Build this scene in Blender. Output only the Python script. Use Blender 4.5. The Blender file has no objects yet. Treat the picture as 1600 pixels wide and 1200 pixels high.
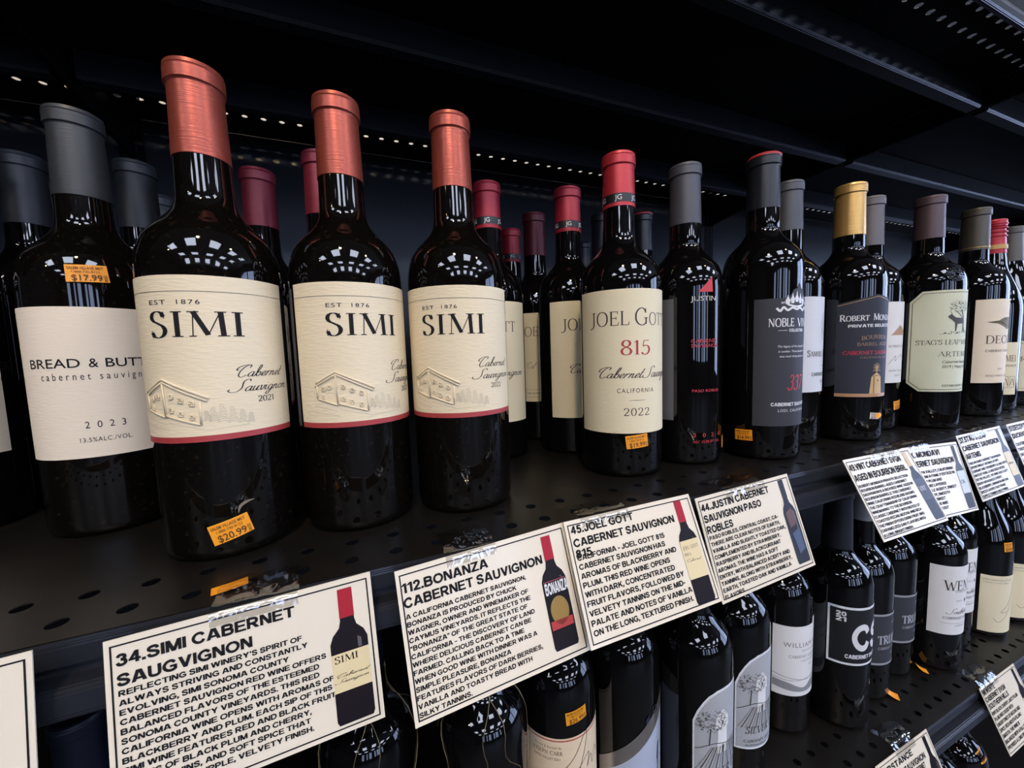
import bpy, bmesh, math, random
from mathutils import Matrix, Vector
S = bpy.context.scene
COL = S.collection
PI = math.pi
rad = math.radians

# ---------------------------------------------------------------- camera
def cam_setup():
    yaw, pitch, roll = 0.38233, -0.08404, -0.03434
    cy, sy, cp, sp = math.cos(yaw), math.sin(yaw), math.cos(pitch), math.sin(pitch)
    w = Vector((sy*cp, cy*cp, sp)); r = Vector((cy, -sy, 0)); u = r.cross(w)
    r2 = r*math.cos(roll) + u*math.sin(roll); u2 = -r*math.sin(roll) + u*math.cos(roll)
    cd = bpy.data.cameras.new('camera'); co = bpy.data.objects.new('camera', cd); COL.objects.link(co)
    cd.sensor_width = 36; cd.lens = 602.04/1600*36; cd.clip_start = .01
    m = Matrix((r2, u2, -w)).transposed().to_4x4(); m.translation = (0, 0, 0.1191)
    co.matrix_world = m
    S.camera = co
cam_setup()
S.view_settings.view_transform = 'Standard'
S.view_settings.look = 'None'
S.view_settings.exposure = 0.24
S.view_settings.gamma = 1
S.view_settings.use_curve_mapping = False
S.cycles.use_denoising = True
S.cycles.max_bounces = 6
wd = bpy.data.worlds.new('world'); S.world = wd; wd.use_nodes = True
wd.node_tree.nodes['Background'].inputs[0].default_value = (.55, .7, 1, 1)
wd.node_tree.nodes['Background'].inputs[1].default_value = .3

# light levels of the store's own lamps and side windows, and of the added front panes
L_PANEL, L_STRIPES, L_WIN_RIGHT, W_TRACK = 12.0, 4.0, 7.5, 52.0

# ---------------------------------------------------------------- materials
def lin(c):
    return tuple((x/255/12.92 if x/255 <= .04045 else ((x/255+.055)/1.055)**2.4) for x in c)
MATS = {}
def mat(name, rgb, rough=.5, metal=0., spec=.5, coat=0., emit=0., bump=None, noise=None, aniso=None):
    if name in MATS: return MATS[name]
    m = bpy.data.materials.new(name); m.use_nodes = True
    nt = m.node_tree; b = nt.nodes['Principled BSDF']
    c = (*lin(rgb), 1)
    b.inputs['Base Color'].default_value = c
    b.inputs['Roughness'].default_value = rough
    b.inputs['Metallic'].default_value = metal
    b.inputs['Specular IOR Level'].default_value = spec
    b.inputs['Coat Weight'].default_value = coat
    b.inputs['Coat Roughness'].default_value = .08
    if emit:
        b.inputs['Emission Color'].default_value = c
        b.inputs['Emission Strength'].default_value = emit
    if bump or noise:
        tc = nt.nodes.new('ShaderNodeTexCoord'); mp = nt.nodes.new('ShaderNodeMapping')
        nt.links.new(tc.outputs['Object'], mp.inputs['Vector'])
        nz = nt.nodes.new('ShaderNodeTexNoise'); nt.links.new(mp.outputs[0], nz.inputs['Vector'])
        if bump:
            sc, strength = bump
            mp.inputs['Scale'].default_value = sc
            nz.inputs['Scale'].default_value = 1; nz.inputs['Detail'].default_value = 2
            bp = nt.nodes.new('ShaderNodeBump'); bp.inputs['Strength'].default_value = strength
            bp.inputs['Distance'].default_value = .0006
            nt.links.new(nz.outputs['Fac'], bp.inputs['Height']); nt.links.new(bp.outputs[0], b.inputs['Normal'])
        else:
            sc, rgb2, lo, hi = noise
            mp.inputs['Scale'].default_value = sc
            nz.inputs['Scale'].default_value = 1; nz.inputs['Detail'].default_value = 6
            rp = nt.nodes.new('ShaderNodeValToRGB')
            rp.color_ramp.elements[0].position = lo; rp.color_ramp.elements[1].position = hi
            rp.color_ramp.elements[0].color = c; rp.color_ramp.elements[1].color = (*lin(rgb2), 1)
            nt.links.new(nz.outputs['Fac'], rp.inputs[0]); nt.links.new(rp.outputs[0], b.inputs['Base Color'])
    MATS[name] = m
    return m
GLASS = mat('dark_wine_glass', (9, 8, 8), .03, spec=.5, noise=((900, 900, 900), (16, 14, 12), .62, .8))
DUSTY = mat('dusty_wine_glass', (10, 8, 6), .035, spec=.5, noise=((420, 420, 420), (44, 36, 25), .60, .80))
BLACK = mat('black_ink', (26, 25, 26), .65, spec=.2)
GREYINK = mat('grey_ink', (112, 108, 102), .6)
WHITEINK = mat('white_ink', (225, 225, 225), .5)
REDINK = mat('red_ink', (168, 52, 58), .5)
TAN = mat('tan_ink', (178, 140, 98), .5)
METALBLK = mat('black_shelf_paint', (19, 17, 15), .36, spec=.4, noise=((45, 45, 45), (24, 22, 19), .45, .7))
def sticker_mat(): return mat('orange_sticker', (248, 160, 30), .5)
def tape_mat():
    if 'clear_tape' in MATS: return MATS['clear_tape']
    m = bpy.data.materials.new('clear_tape'); m.use_nodes = True; nt = m.node_tree
    nt.nodes.clear()
    o = nt.nodes.new('ShaderNodeOutputMaterial'); mx = nt.nodes.new('ShaderNodeMixShader')
    t = nt.nodes.new('ShaderNodeBsdfTransparent'); g = nt.nodes.new('ShaderNodeBsdfGlossy')
    t.inputs[0].default_value = (.93, .92, .9, 1)
    g.inputs[0].default_value = (.8, .8, .8, 1); g.inputs['Roughness'].default_value = .07
    mx.inputs[0].default_value = .22
    tc = nt.nodes.new('ShaderNodeTexCoord'); nz = nt.nodes.new('ShaderNodeTexNoise'); nz.inputs['Scale'].default_value = 45
    bp = nt.nodes.new('ShaderNodeBump'); bp.inputs['Strength'].default_value = .9; bp.inputs['Distance'].default_value = .003
    nt.links.new(tc.outputs['Object'], nz.inputs['Vector']); nt.links.new(nz.outputs['Fac'], bp.inputs['Height'])
    nt.links.new(bp.outputs[0], g.inputs['Normal'])
    nt.links.new(t.outputs[0], mx.inputs[1]); nt.links.new(g.outputs[0], mx.inputs[2]); nt.links.new(mx.outputs[0], o.inputs[0])
    MATS['clear_tape'] = m
    return m
def cap_mat(name, rgb, rough=.38, metal=.35, bump=.25):
    return mat(name, rgb, rough, metal, .5, bump=((40, 40, 900), bump))
def paper(name, rgb, bump=.12, rough=.62):
    return mat(name, rgb, rough, spec=.3, bump=((160, 160, 900), bump))

# ---------------------------------------------------------------- object helpers
def empty(name, loc=(0, 0, 0)):
    o = bpy.data.objects.new(name, None); COL.objects.link(o); o.location = loc
    o.empty_display_size = .02
    return o
def tag(o, label=None, cat=None, group=None, kind=None):
    if label: o['label'] = label
    if cat: o['category'] = cat
    if group: o['group'] = group
    if kind: o['kind'] = kind
    return o
def link(name, me, m, parent=None, smooth=True, sharp=None, loc=None):
    o = bpy.data.objects.new(name, me); COL.objects.link(o)
    if m is not None: me.materials.append(m)
    if parent is not None: o.parent = parent
    if loc: o.location = loc
    if smooth:
        me.polygons.foreach_set('use_smooth', [True]*len(me.polygons))
        if sharp: me.set_sharp_from_angle(angle=rad(sharp))
    return o
def from_bm(name, bm, m, parent=None, smooth=False, sharp=None, loc=None):
    me = bpy.data.meshes.new(name); bm.to_mesh(me); bm.free()
    return link(name, me, m, parent, smooth, sharp, loc)
def box(bm, x0, x1, y0, y1, z0, z1):
    v = [bm.verts.new((x, y, z)) for x in (x0, x1) for y in (y0, y1) for z in (z0, z1)]
    for q in ((0, 1, 3, 2), (4, 6, 7, 5), (0, 4, 5, 1), (2, 3, 7, 6), (0, 2, 6, 4), (1, 5, 7, 3)):
        bm.faces.new([v[i] for i in q])
def boxobj(name, b, m, parent=None, bevel=0):
    bm = bmesh.new(); box(bm, *b)
    if bevel: bmesh.ops.bevel(bm, geom=bm.edges[:], offset=bevel, segments=2, affect='EDGES')
    return from_bm(name, bm, m, parent)
def catmull(pts, n):
    if len(pts) < 3: return list(pts)
    P = [tuple(2*a-b for a, b in zip(pts[0], pts[1]))] + list(pts) + [tuple(2*a-b for a, b in zip(pts[-1], pts[-2]))]
    out = []
    for i in range(1, len(P)-2):
        for k in range(n):
            t = k/n
            out.append(tuple(.5*(2*p1+(p2-p0)*t+(2*p0-5*p1+4*p2-p3)*t*t+(3*p1-p0-3*p2+p3)*t**3)
                             for p0, p1, p2, p3 in zip(P[i-1], P[i], P[i+1], P[i+2])))
    out.append(tuple(pts[-1]))
    return out
def lathe(name, prof, m, parent=None, seg=72, sharp=40, loc=None):
    bm = bmesh.new(); rings = []
    for z, r in prof:
        if r < 1e-5: rings.append([bm.verts.new((0, 0, z))])
        else: rings.append([bm.verts.new((r*math.sin(2*PI*k/seg), -r*math.cos(2*PI*k/seg), z)) for k in range(seg)])
    for a, b in zip(rings, rings[1:]):
        for k in range(seg):
            k2 = (k+1) % seg
            if len(a) == 1 and len(b) == 1: continue
            if len(a) == 1: bm.faces.new((a[0], b[k2], b[k]))
            elif len(b) == 1: bm.faces.new((a[k], a[k2], b[0]))
            else: bm.faces.new((a[k], a[k2], b[k2], b[k]))
    return from_bm(name, bm, m, parent, True, sharp, loc)
def tube(name, pts, r, m, parent=None, n=6, spline=True):
    if spline: pts = catmull(pts, 6)
    bm = bmesh.new(); rings = []
    for i, p in enumerate(pts):
        p = Vector(p); d = (Vector(pts[min(i+1, len(pts)-1)])-Vector(pts[max(i-1, 0)])).normalized()
        a = d.orthogonal().normalized()
        if rings and prev is not None:
            a = (prev-d*prev.dot(d)).normalized()
        prev = a; b = d.cross(a)
        rings.append([bm.verts.new(p+r*(a*math.cos(2*PI*k/n)+b*math.sin(2*PI*k/n))) for k in range(n)])
    for q, w in zip(rings, rings[1:]):
        for k in range(n): bm.faces.new((q[k], q[(k+1) % n], w[(k+1) % n], w[k]))
    bm.faces.new(rings[0][::-1]); bm.faces.new(rings[-1])
    return from_bm(name, bm, m, parent, True)

# ---------------------------------------------------------------- lettering
_tc = {}
def sans(s, bold=0., space=1.):
    k = (s, bold, space)
    if k in _tc: return _tc[k]
    cu = bpy.data.curves.new('t', 'FONT'); cu.body = s; cu.resolution_u = 3; cu.offset = bold; cu.space_character = space
    ob = bpy.data.objects.new('t', cu)
    me = bpy.data.meshes.new_from_object(ob)
    v = [(p.co.x/.69, p.co.y/.69) for p in me.vertices]
    f = [tuple(p.vertices) for p in me.polygons]
    bpy.data.objects.remove(ob); bpy.data.curves.remove(cu); bpy.data.meshes.remove(me)
    x0 = min(p[0] for p in v); v = [(x-x0, y) for x, y in v]
    _tc[k] = (v, f, max(p[0] for p in v))
    return _tc[k]
# roman capitals and figures drawn as pen strokes: (line or curve, thick/thin/auto, points)
def _g(w, *st): return (w, st)
RO = {
 'A': _g(.76, 'Lt .03,0 .38,1', 'LT .38,1 .73,0', 'l .16,.34 .6,.34'),
 'B': _g(.64, 'LT .14,0 .14,1', 'C .14,1 .34,1 .5,.9 .53,.77 .48,.62 .34,.53 .14,.53', 'C .14,.53 .38,.53 .56,.43 .6,.27 .54,.1 .36,0 .14,0'),
 'C': _g(.76, 'C .68,.76 .6,.93 .43,1.01 .24,.93 .1,.72 .07,.5 .1,.27 .24,.07 .44,-.01 .6,.06 .71,.22', 'l .685,1 .685,.7'),
 'D': _g(.8, 'LT .14,0 .14,1', 'C .14,1 .36,1 .58,.9 .71,.7 .74,.5 .71,.28 .58,.1 .36,0 .14,0'),
 'E': _g(.62, 'LT .14,0 .14,1', 'l .14,.98 .54,.98', 'l .14,.52 .44,.52', 'l .14,.02 .57,.02', 'l .54,1 .54,.8', 'l .44,.62 .44,.42', 'l .57,0 .59,.22'),
 'F': _g(.58, 'LT .14,0 .14,1', 'l .14,.98 .54,.98', 'l .14,.52 .44,.52', 'l .54,1 .54,.8', 'l .44,.62 .44,.42'),
 'G': _g(.82, 'C .68,.76 .6,.93 .43,1.01 .24,.93 .1,.72 .07,.5 .1,.27 .24,.07 .44,-.01 .6,.05 .7,.14', 'LT .7,.42 .7,.06', 'l .58,.42 .82,.42', 'l .685,1 .685,.7'),
 'H': _g(.82, 'LT .14,0 .14,1', 'LT .68,0 .68,1', 'l .14,.52 .68,.52'),
 'I': _g(.34, 'LT .17,0 .17,1'),
 'J': _g(.42, 'C .27,1 .27,.6 .27,.2 .22,-.05 .06,-.18 -.06,-.14', 'l .14,.98 .4,.98'),
 'K': _g(.74, 'LT .14,0 .14,1', 'Lt .62,1 .15,.42', 'LT .3,.58 .68,0'),
 'L': _g(.6, 'LT .14,0 .14,1', 'l .14,.02 .55,.02', 'l .55,0 .57,.24'),
 'M': _g(.98, 'Lt .12,0 .16,1', 'LT .16,1 .49,.06', 'Lt .49,.06 .82,1', 'LT .82,1 .86,0'),
 'N': _g(.84, 'Lt .14,0 .14,1', 'LT .14,1 .7,.02', 'Lt .7,1 .7,.02'),
 'O': _g(.82, 'C .41,1.01 .22,.94 .09,.73 .07,.5 .09,.27 .22,.06 .41,-.01 .6,.06 .73,.27 .75,.5 .73,.73 .6,.94 .41,1.01'),
 'P': _g(.6, 'LT .14,0 .14,1', 'C .14,1 .36,1 .52,.9 .56,.75 .52,.58 .36,.48 .14,.48'),
 'Q': _g(.82, 'C .41,1.01 .22,.94 .09,.73 .07,.5 .09,.27 .22,.06 .41,-.01 .6,.06 .73,.27 .75,.5 .73,.73 .6,.94 .41,1.01', 'LT .4,.1 .78,-.2'),
 'R': _g(.72, 'LT .14,0 .14,1', 'C .14,1 .36,1 .5,.9 .54,.75 .5,.6 .36,.5 .14,.5', 'LT .32,.5 .68,0'),
 'S': _g(.56, 'C .46,.8 .4,.95 .27,1.01 .13,.94 .08,.78 .14,.64 .28,.54 .42,.43 .48,.27 .43,.09 .28,-.01 .13,.04 .06,.2', 'l .47,1 .47,.74', 'l .055,0 .05,.27'),
 'T': _g(.68, 'LT .34,0 .34,1', 'l .03,.98 .65,.98', 'l .03,1 .02,.76', 'l .65,1 .66,.76'),
 'U': _g(.8, 'C .14,1 .14,.6 .15,.25 .26,.04 .41,-.01 .56,.04 .66,.25 .67,.6 .67,1', 'l .02,.98 .26,.98', 'l .55,.98 .79,.98'),
 'V': _g(.74, 'LT .03,1 .38,0', 'Lt .38,0 .72,1'),
 'W': _g(1.06, 'LT .03,1 .32,0', 'Lt .32,0 .53,.85', 'LT .53,.85 .75,0', 'Lt .75,0 1.03,1'),
 'X': _g(.74, 'LT .04,1 .7,0', 'Lt .68,1 .04,0'),
 'Y': _g(.72, 'LT .03,1 .36,.5', 'Lt .7,1 .36,.5', 'LT .36,.5 .36,0'),
 'Z': _g(.66, 'l .06,.98 .6,.98', 'T .58,.98 .06,.02', 'l .06,.02 .61,.02', 'l .06,1 .05,.78', 'l .61,0 .62,.24'),
 '0': _g(.58, 'C .29,1 .14,.88 .07,.6 .07,.4 .14,.12 .29,0 .44,.12 .51,.4 .51,.6 .44,.88 .29,1'),
 '1': _g(.36, 'LT .2,0 .2,.98', 'l .2,.98 .06,.84'),
 '2': _g(.58, 'C .08,.76 .14,.93 .28,1 .43,.92 .48,.74 .42,.54 .26,.3 .07,.04', 'LT .07,.04 .5,.04', 'l .5,.04 .53,.2'),
 '3': _g(.56, 'C .08,.84 .2,.99 .36,.96 .45,.78 .38,.6 .22,.54', 'C .22,.54 .4,.5 .49,.32 .45,.12 .28,0 .12,.04 .06,.16'),
 '4': _g(.58, 'LT .4,0 .4,1', 'Lt .4,1 .05,.3', 'l .05,.28 .54,.28'),
 '5': _g(.56, 'l .16,.96 .46,.97', 'Lt .16,.96 .11,.56', 'C .11,.56 .27,.63 .42,.55 .48,.34 .42,.12 .26,0 .1,.04 .05,.14'),
 '6': _g(.58, 'C .44,.97 .24,.84 .1,.56 .08,.3 .16,.06 .29,0 .43,.08 .49,.3 .43,.5 .3,.58 .16,.5 .09,.36'),
 '7': _g(.56, 'LT .06,.95 .5,.95', 'T .5,.95 .2,0'),
 '8': _g(.58, 'C .29,.54 .13,.64 .1,.8 .17,.95 .29,1 .41,.95 .47,.8 .43,.65 .29,.54 .12,.42 .06,.24 .13,.06 .29,0 .45,.06 .52,.24 .45,.42 .29,.54'),
 '9': _g(.58, 'C .5,.64 .42,.46 .28,.42 .14,.5 .08,.7 .15,.92 .29,1 .43,.92 .5,.7 .48,.42 .36,.14 .14,.03'),
 ' ': _g(.34), '.': _g(.22, 'T .1,0 .1,.1'), ',': _g(.22, 'T .12,.08 .06,-.14'), "'": _g(.2, 'T .12,1 .08,.74'),
 '-': _g(.36, 'l .04,.42 .3,.42'), '|': _g(.3, 'l .15,-.1 .15,1'), '&': _g(.8, 'C .72,.5 .6,.2 .4,.0 .16,.02 .08,.22 .2,.44 .42,.66 .4,.92 .24,.98 .14,.84 .26,.56 .5,.2 .74,0'),
}
SC = {
 'C': _g(.62, 'C .55,.78 .6,.95 .48,1.05 .25,.9 .08,.5 .1,.12 .3,-.03 .56,.14', 'C .48,1.05 .12,1.02 -.14,.82 -.16,.62 -.02,.58'),
 'S': _g(.66, 'C .72,.86 .7,1.02 .52,1.05 .36,.86 .4,.55 .42,.25 .25,.0 -.05,-.02 -.24,.1 -.2,.24'),
 'J': _g(.6, 'C .1,.9 .3,1.05 .62,1 .5,.6 .36,.1 .1,-.5 -.16,-.6 -.2,-.4 .1,-.1 .5,.1'),
 'a': _g(.46, 'C .34,.36 .2,.42 .06,.25 .06,.06 .16,0 .28,.1 .36,.38', 'C .36,.4 .33,.1 .4,0 .5,.08'),
 'b': _g(.42, 'C 0,.05 .14,.4 .24,.85 .18,1 .11,.85 .08,.3 .15,.02 .28,.04 .36,.2 .3,.38 .16,.3'),
 'e': _g(.34, 'C 0,.08 .2,.2 .28,.34 .2,.42 .08,.3 .06,.1 .16,0 .36,.1'),
 'r': _g(.32, 'C .02,0 .06,.2 .1,.42', 'C .07,.22 .16,.36 .24,.42 .3,.36'),
 'n': _g(.42, 'C .02,0 .06,.2 .09,.42', 'C .05,.2 .2,.41 .27,.34 .25,.1 .31,0 .42,.08'),
 't': _g(.26, 'C .16,.85 .1,.5 .05,.15 .12,0 .26,.1', 'l -.02,.48 .26,.5'),
 'u': _g(.42, 'C .06,.42 .03,.12 .1,0 .2,.08 .3,.4', 'C .3,.42 .27,.1 .33,0 .43,.08'),
 'v': _g(.36, 'C .0,.36 .08,.4 .1,.1 .16,0 .28,.2 .28,.4 .38,.36'),
 'i': _g(.2, 'C .06,.42 .03,.1 .09,0 .2,.08', 'l .12,.58 .14,.64'),
 'g': _g(.44, 'C .34,.36 .2,.42 .06,.25 .08,.04 .18,0 .3,.12 .36,.38 .3,-.1 .16,-.42 .02,-.34 .16,-.1 .46,.08'),
 'o': _g(.4, 'C .2,.42 .06,.28 .06,.08 .16,0 .3,.12 .32,.3 .22,.42 .3,.34 .42,.36'),
 's': _g(.32, 'C 0,.05 .18,.42 .24,.2 .2,.0 .06,.02', 'l .2,.02 .34,.08'),
 'l': _g(.24, 'C 0,.08 .2,.6 .22,.95 .12,.9 .06,.3 .1,0 .24,.08'),
 'h': _g(.42, 'C 0,.08 .2,.7 .2,.98 .12,.85 .03,0', 'C .05,.2 .2,.41 .27,.34 .25,.1 .31,0 .42,.08'),
 'd': _g(.46, 'C .34,.36 .2,.42 .06,.25 .06,.06 .16,0 .28,.1 .46,1', 'C .38,.4 .34,.1 .4,0 .5,.08'),
 'p': _g(.42, 'C .08,.42 .0,-.4', 'C .05,.2 .2,.42 .32,.34 .3,.08 .16,0 .05,.1'),
 'm': _g(.6, 'C .02,0 .06,.2 .09,.42', 'C .05,.2 .18,.41 .25,.34 .22,0', 'C .24,.2 .38,.41 .45,.34 .43,.1 .5,0 .6,.08'),
 ' ': _g(.25), '.': _g(.15, 'l .04,0 .07,.04'),
}
def ribbon(pts, ws):
    """quads along a polyline with a width at every point"""
    v, f = [], []
    n = len(pts)
    for i in range(n):
        a = pts[max(i-1, 0)]; b = pts[min(i+1, n-1)]
        dx, dy = b[0]-a[0], b[1]-a[1]; l = math.hypot(dx, dy) or 1
        w = ws[i]/2
        v.append((pts[i][0]-dy/l*w, pts[i][1]+dx/l*w)); v.append((pts[i][0]+dy/l*w, pts[i][1]-dx/l*w))
    for i in range(n-1): f.append((2*i, 2*i+1, 2*i+3, 2*i+2))
    return v, f
def glyphs(s, table, thick, thin, serif, space=0., small=None, slant=0.):
    V, F, x = [], [], 0.
    for ch in s:
        k = 1.
        if small and ch.islower(): k = small
        if ch not in table: ch = ch.upper()
        if ch not in table: ch = ' '
        w, st = table[ch]
        for t in st:
            h, *ps = t.split(); P = [tuple(map(float, p.split(','))) for p in ps]
            cls = 'T' if 'T' in h else ('t' if ('t' in h or 'l' in h) else 'a')
            pts = catmull(P, 5) if h[0] == 'C' else P
            ws = []
            for i in range(len(pts)):
                a = pts[max(i-1, 0)]; b = pts[min(i+1, len(pts)-1)]
                d = abs(b[1]-a[1])/(math.hypot(b[0]-a[0], b[1]-a[1]) or 1)
                ws.append(thick if cls == 'T' else thin if cls == 't' else thin+(thick-thin)*d**1.5)
            parts = [ribbon(pts, ws)]
            if serif and h[0] == 'L':
                for q in (P[0], P[-1]):
                    if q[1] in (0., 1.):
                        y = .02 if q[1] == 0 else .98
                        hw = serif+ws[0]/2
                        parts.append(([(q[0]-hw, y-.02), (q[0]+hw, y-.02), (q[0]+hw, y+.02), (q[0]-hw, y+.02)], [(0, 1, 2, 3)]))
            for v, f in parts:
                o = len(V)
                V += [((px+py*slant)*k+x, py*k) for px, py in v]; F += [tuple(i+o for i in q) for q in f]
        x += (w+space)*k
    return V, F, x
def serifs(s, thick=.13, thin=.035, serif=.09, space=.04, small=None, slant=0): return glyphs(s, RO, thick, thin, serif, space, small, slant)
def script(s, thick=.05, thin=.022): return glyphs(s, SC, thick, thin, 0, 0, None, .42)

# heavy plain capitals and figures: upright bars (R), slanted bars (P) and round strokes (C)
SB = {
 'A': (.96, 'P .11,0 .43,1', 'P .85,0 .53,1', 'R .25,.2 .7,.35'), 'B': (.84, 'R 0,0 .2,1', 'C .1,.92 .48,.92 .66,.86 .7,.73 .65,.6 .5,.54 .1,.54', 'C .1,.54 .52,.54 .7,.45 .74,.3 .69,.15 .54,.08 .1,.08'),
 'C': (.9, 'C .8,.7 .68,.87 .5,.92 .27,.84 .11,.62 .11,.38 .27,.16 .5,.08 .69,.14 .81,.32'), 'D': (.86, 'R 0,0 .2,1', 'C .1,.92 .4,.92 .62,.84 .76,.62 .76,.38 .62,.16 .4,.08 .1,.08'),
 'E': (.78, 'R 0,0 .2,1', 'R .1,.84 .76,1', 'R .1,.43 .7,.59', 'R .1,0 .78,.16'), 'F': (.72, 'R 0,0 .2,1', 'R .1,.84 .72,1', 'R .1,.43 .64,.59'),
 'G': (.95, 'C .82,.72 .68,.87 .5,.92 .27,.84 .11,.62 .11,.38 .27,.16 .5,.08 .7,.11 .86,.22', 'R .75,.12 .93,.5', 'R .5,.36 .93,.52'), 'H': (.84, 'R 0,0 .2,1', 'R .64,0 .84,1', 'R .1,.43 .74,.59'),
 'I': (.2, 'R 0,0 .2,1'), 'J': (.64, 'R .44,.3 .64,1', 'C .54,.36 .52,.16 .36,.08 .18,.12 .1,.34'), 'K': (.88, 'R 0,0 .2,1', 'P .16,.3 .72,1 .13', 'P .38,.66 .78,0 .13'),
 'L': (.72, 'R 0,0 .2,1', 'R .1,0 .72,.17'), 'M': (1., 'R 0,0 .18,1', 'R .82,0 1,1', 'P .12,1 .5,0 .11', 'P .88,1 .5,0 .11'), 'N': (.84, 'R 0,0 .19,1', 'R .65,0 .84,1', 'P .12,1 .72,0 .12'),
 'O': (1., 'C .5,.92 .26,.84 .11,.62 .11,.38 .26,.16 .5,.08 .74,.16 .89,.38 .89,.62 .74,.84 .5,.92'), 'P': (.8, 'R 0,0 .2,1', 'C .1,.92 .44,.92 .64,.85 .7,.69 .64,.53 .44,.45 .1,.45'),
 'Q': (1., 'C .5,.92 .26,.84 .11,.62 .11,.38 .26,.16 .5,.08 .74,.16 .89,.38 .89,.62 .74,.84 .5,.92', 'P .58,.3 .9,-.06'), 'R': (.88, 'R 0,0 .2,1', 'C .1,.92 .46,.92 .66,.85 .72,.7 .66,.54 .46,.46 .1,.46', 'P .42,.46 .76,0 .13'),
 'S': (.8, 'C .7,.7 .6,.88 .4,.92 .2,.87 .11,.74 .18,.6 .4,.52 .63,.42 .7,.28 .61,.13 .4,.08 .18,.13 .09,.32'), 'T': (.82, 'R 0,.84 .82,1', 'R .31,0 .51,1'),
 'U': (.84, 'R 0,.4 .2,1', 'R .64,.4 .84,1', 'C .1,.45 .12,.22 .24,.1 .42,.07 .6,.1 .72,.22 .74,.45'), 'V': (.92, 'P .12,1 .46,0', 'P .8,1 .46,0'),
 'W': (1.3, 'P .11,1 .36,0 .105', 'P .65,1 .36,0 .105', 'P .65,1 .94,0 .105', 'P 1.19,1 .94,0 .105'), 'X': (.9, 'P .13,1 .77,0 .13', 'P .77,1 .13,0 .13'), 'Y': (.9, 'P .12,1 .45,.4 .13', 'P .78,1 .45,.4 .13', 'R .35,0 .55,.46'),
 'Z': (.8, 'R .02,.84 .78,1', 'R 0,0 .8,.16', 'P .13,.1 .65,.9 .13'),
 '0': (.68, 'C .34,.92 .18,.82 .1,.6 .1,.4 .18,.18 .34,.08 .5,.18 .58,.4 .58,.6 .5,.82 .34,.92'), '1': (.46, 'R .26,0 .46,1', 'P .02,.72 .32,.97 .11'), '2': (.68, 'C .1,.68 .18,.87 .36,.92 .53,.86 .58,.7 .5,.52 .3,.32 .12,.1', 'R .02,0 .68,.16'),
 '3': (.68, 'C .1,.74 .2,.89 .36,.92 .52,.85 .55,.71 .48,.58 .3,.53', 'C .3,.53 .5,.48 .59,.34 .57,.19 .44,.09 .3,.08 .16,.13 .08,.3'), '4': (.72, 'R .42,0 .6,1', 'R 0,.22 .72,.37', 'P .1,.3 .5,1 .1'), '5': (.68, 'R .12,.84 .62,1', 'P .13,.5 .2,.92 .1', 'C .12,.5 .3,.6 .48,.54 .58,.36 .52,.17 .36,.08 .2,.11 .08,.27'),
 '7': (.66, 'R 0,.84 .66,1', 'P .22,0 .55,.9'), '8': (.68, 'C .34,.54 .18,.62 .14,.74 .2,.88 .34,.92 .48,.88 .54,.74 .5,.62 .34,.54 .16,.44 .09,.28 .17,.13 .34,.08 .51,.13 .59,.28 .52,.44 .34,.54'),
 '6': (.68, 'C .56,.76 .48,.89 .34,.92 .18,.82 .1,.58 .1,.36 .18,.15 .34,.08 .52,.15 .58,.33 .5,.5 .34,.56 .18,.48 .11,.34'), '9': (.68, 'C .12,.24 .2,.11 .34,.08 .5,.18 .58,.42 .58,.64 .5,.85 .34,.92 .16,.85 .1,.67 .18,.5 .34,.44 .5,.52 .57,.66'),
 ' ': (.2,), '.': (.2, 'R 0,0 .2,.2'), ',': (.2, 'R 0,0 .2,.2', 'P .02,-.2 .12,.05 .08'), "'": (.18, 'R .02,.64 .18,1'), '-': (.38, 'R 0,.28 .38,.46'), '\u2013': (.5, 'R 0,.3 .5,.45'), '&': (.9, 'C .8,.4 .66,.16 .4,.08 .16,.12 .12,.32 .3,.5 .52,.7 .44,.9 .26,.86 .24,.7 .45,.4 .82,.05'),
 '\u201c': (.42, 'R .02,.64 .17,1', 'R .25,.64 .4,1'), '\u201d': (.42, 'R .02,.64 .17,1', 'R .25,.64 .4,1'), '$': (.8, 'C .7,.7 .6,.88 .4,.92 .2,.87 .11,.74 .18,.6 .4,.52 .63,.42 .7,.28 .61,.13 .4,.08 .18,.13 .09,.32', 'R .36,-.1 .44,1.1'), '%': (1., 'C .2,.9 .1,.72 .2,.55 .3,.72 .2,.9', 'P .25,0 .7,1 .06', 'C .8,.45 .7,.28 .8,.1 .9,.28 .8,.45'), '/': (.4, 'P .08,0 .32,1 .08'),
}
def bold(s, w=.235, gap=.11):
    k = ('B', s, w)
    if k in _tc: return _tc[k]
    V, F, x = [], [], 0.
    for ch in s:
        g = SB.get(ch) or SB.get(ch.upper()) or SB[' ']
        for t in g[1:]:
            h, *ps = t.split()
            P = [tuple(map(float, p.split(','))) for p in ps if ',' in p]
            if h == 'R':
                (a, b), (c, d) = P; e = (w-.185)/2; v, f = [(a-e, b), (c+e, b), (c+e, d), (a-e, d)], [(0, 1, 2, 3)]
                if d-b < .3: v = [(a-e, b-e*.7), (c+e, b-e*.7), (c+e, d+e*.7), (a-e, d+e*.7)]
            elif h == 'P':
                hw = (float(ps[2]) if len(ps) > 2 else .11)+(w-.185)/2
                (a, b), (c, d) = P; v, f = [(a-hw, b), (a+hw, b), (c+hw, d), (c-hw, d)], [(0, 1, 2, 3)]
            else:
                pts = catmull(P, 4); v, f = ribbon(pts, [w]*len(pts))
            o = len(V); V += [(px+x, py) for px, py in v]; F += [tuple(i+o for i in q) for q in f]
        x += g[0]+gap
    _tc[k] = (V, F, x-gap)
    return _tc[k]

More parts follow.
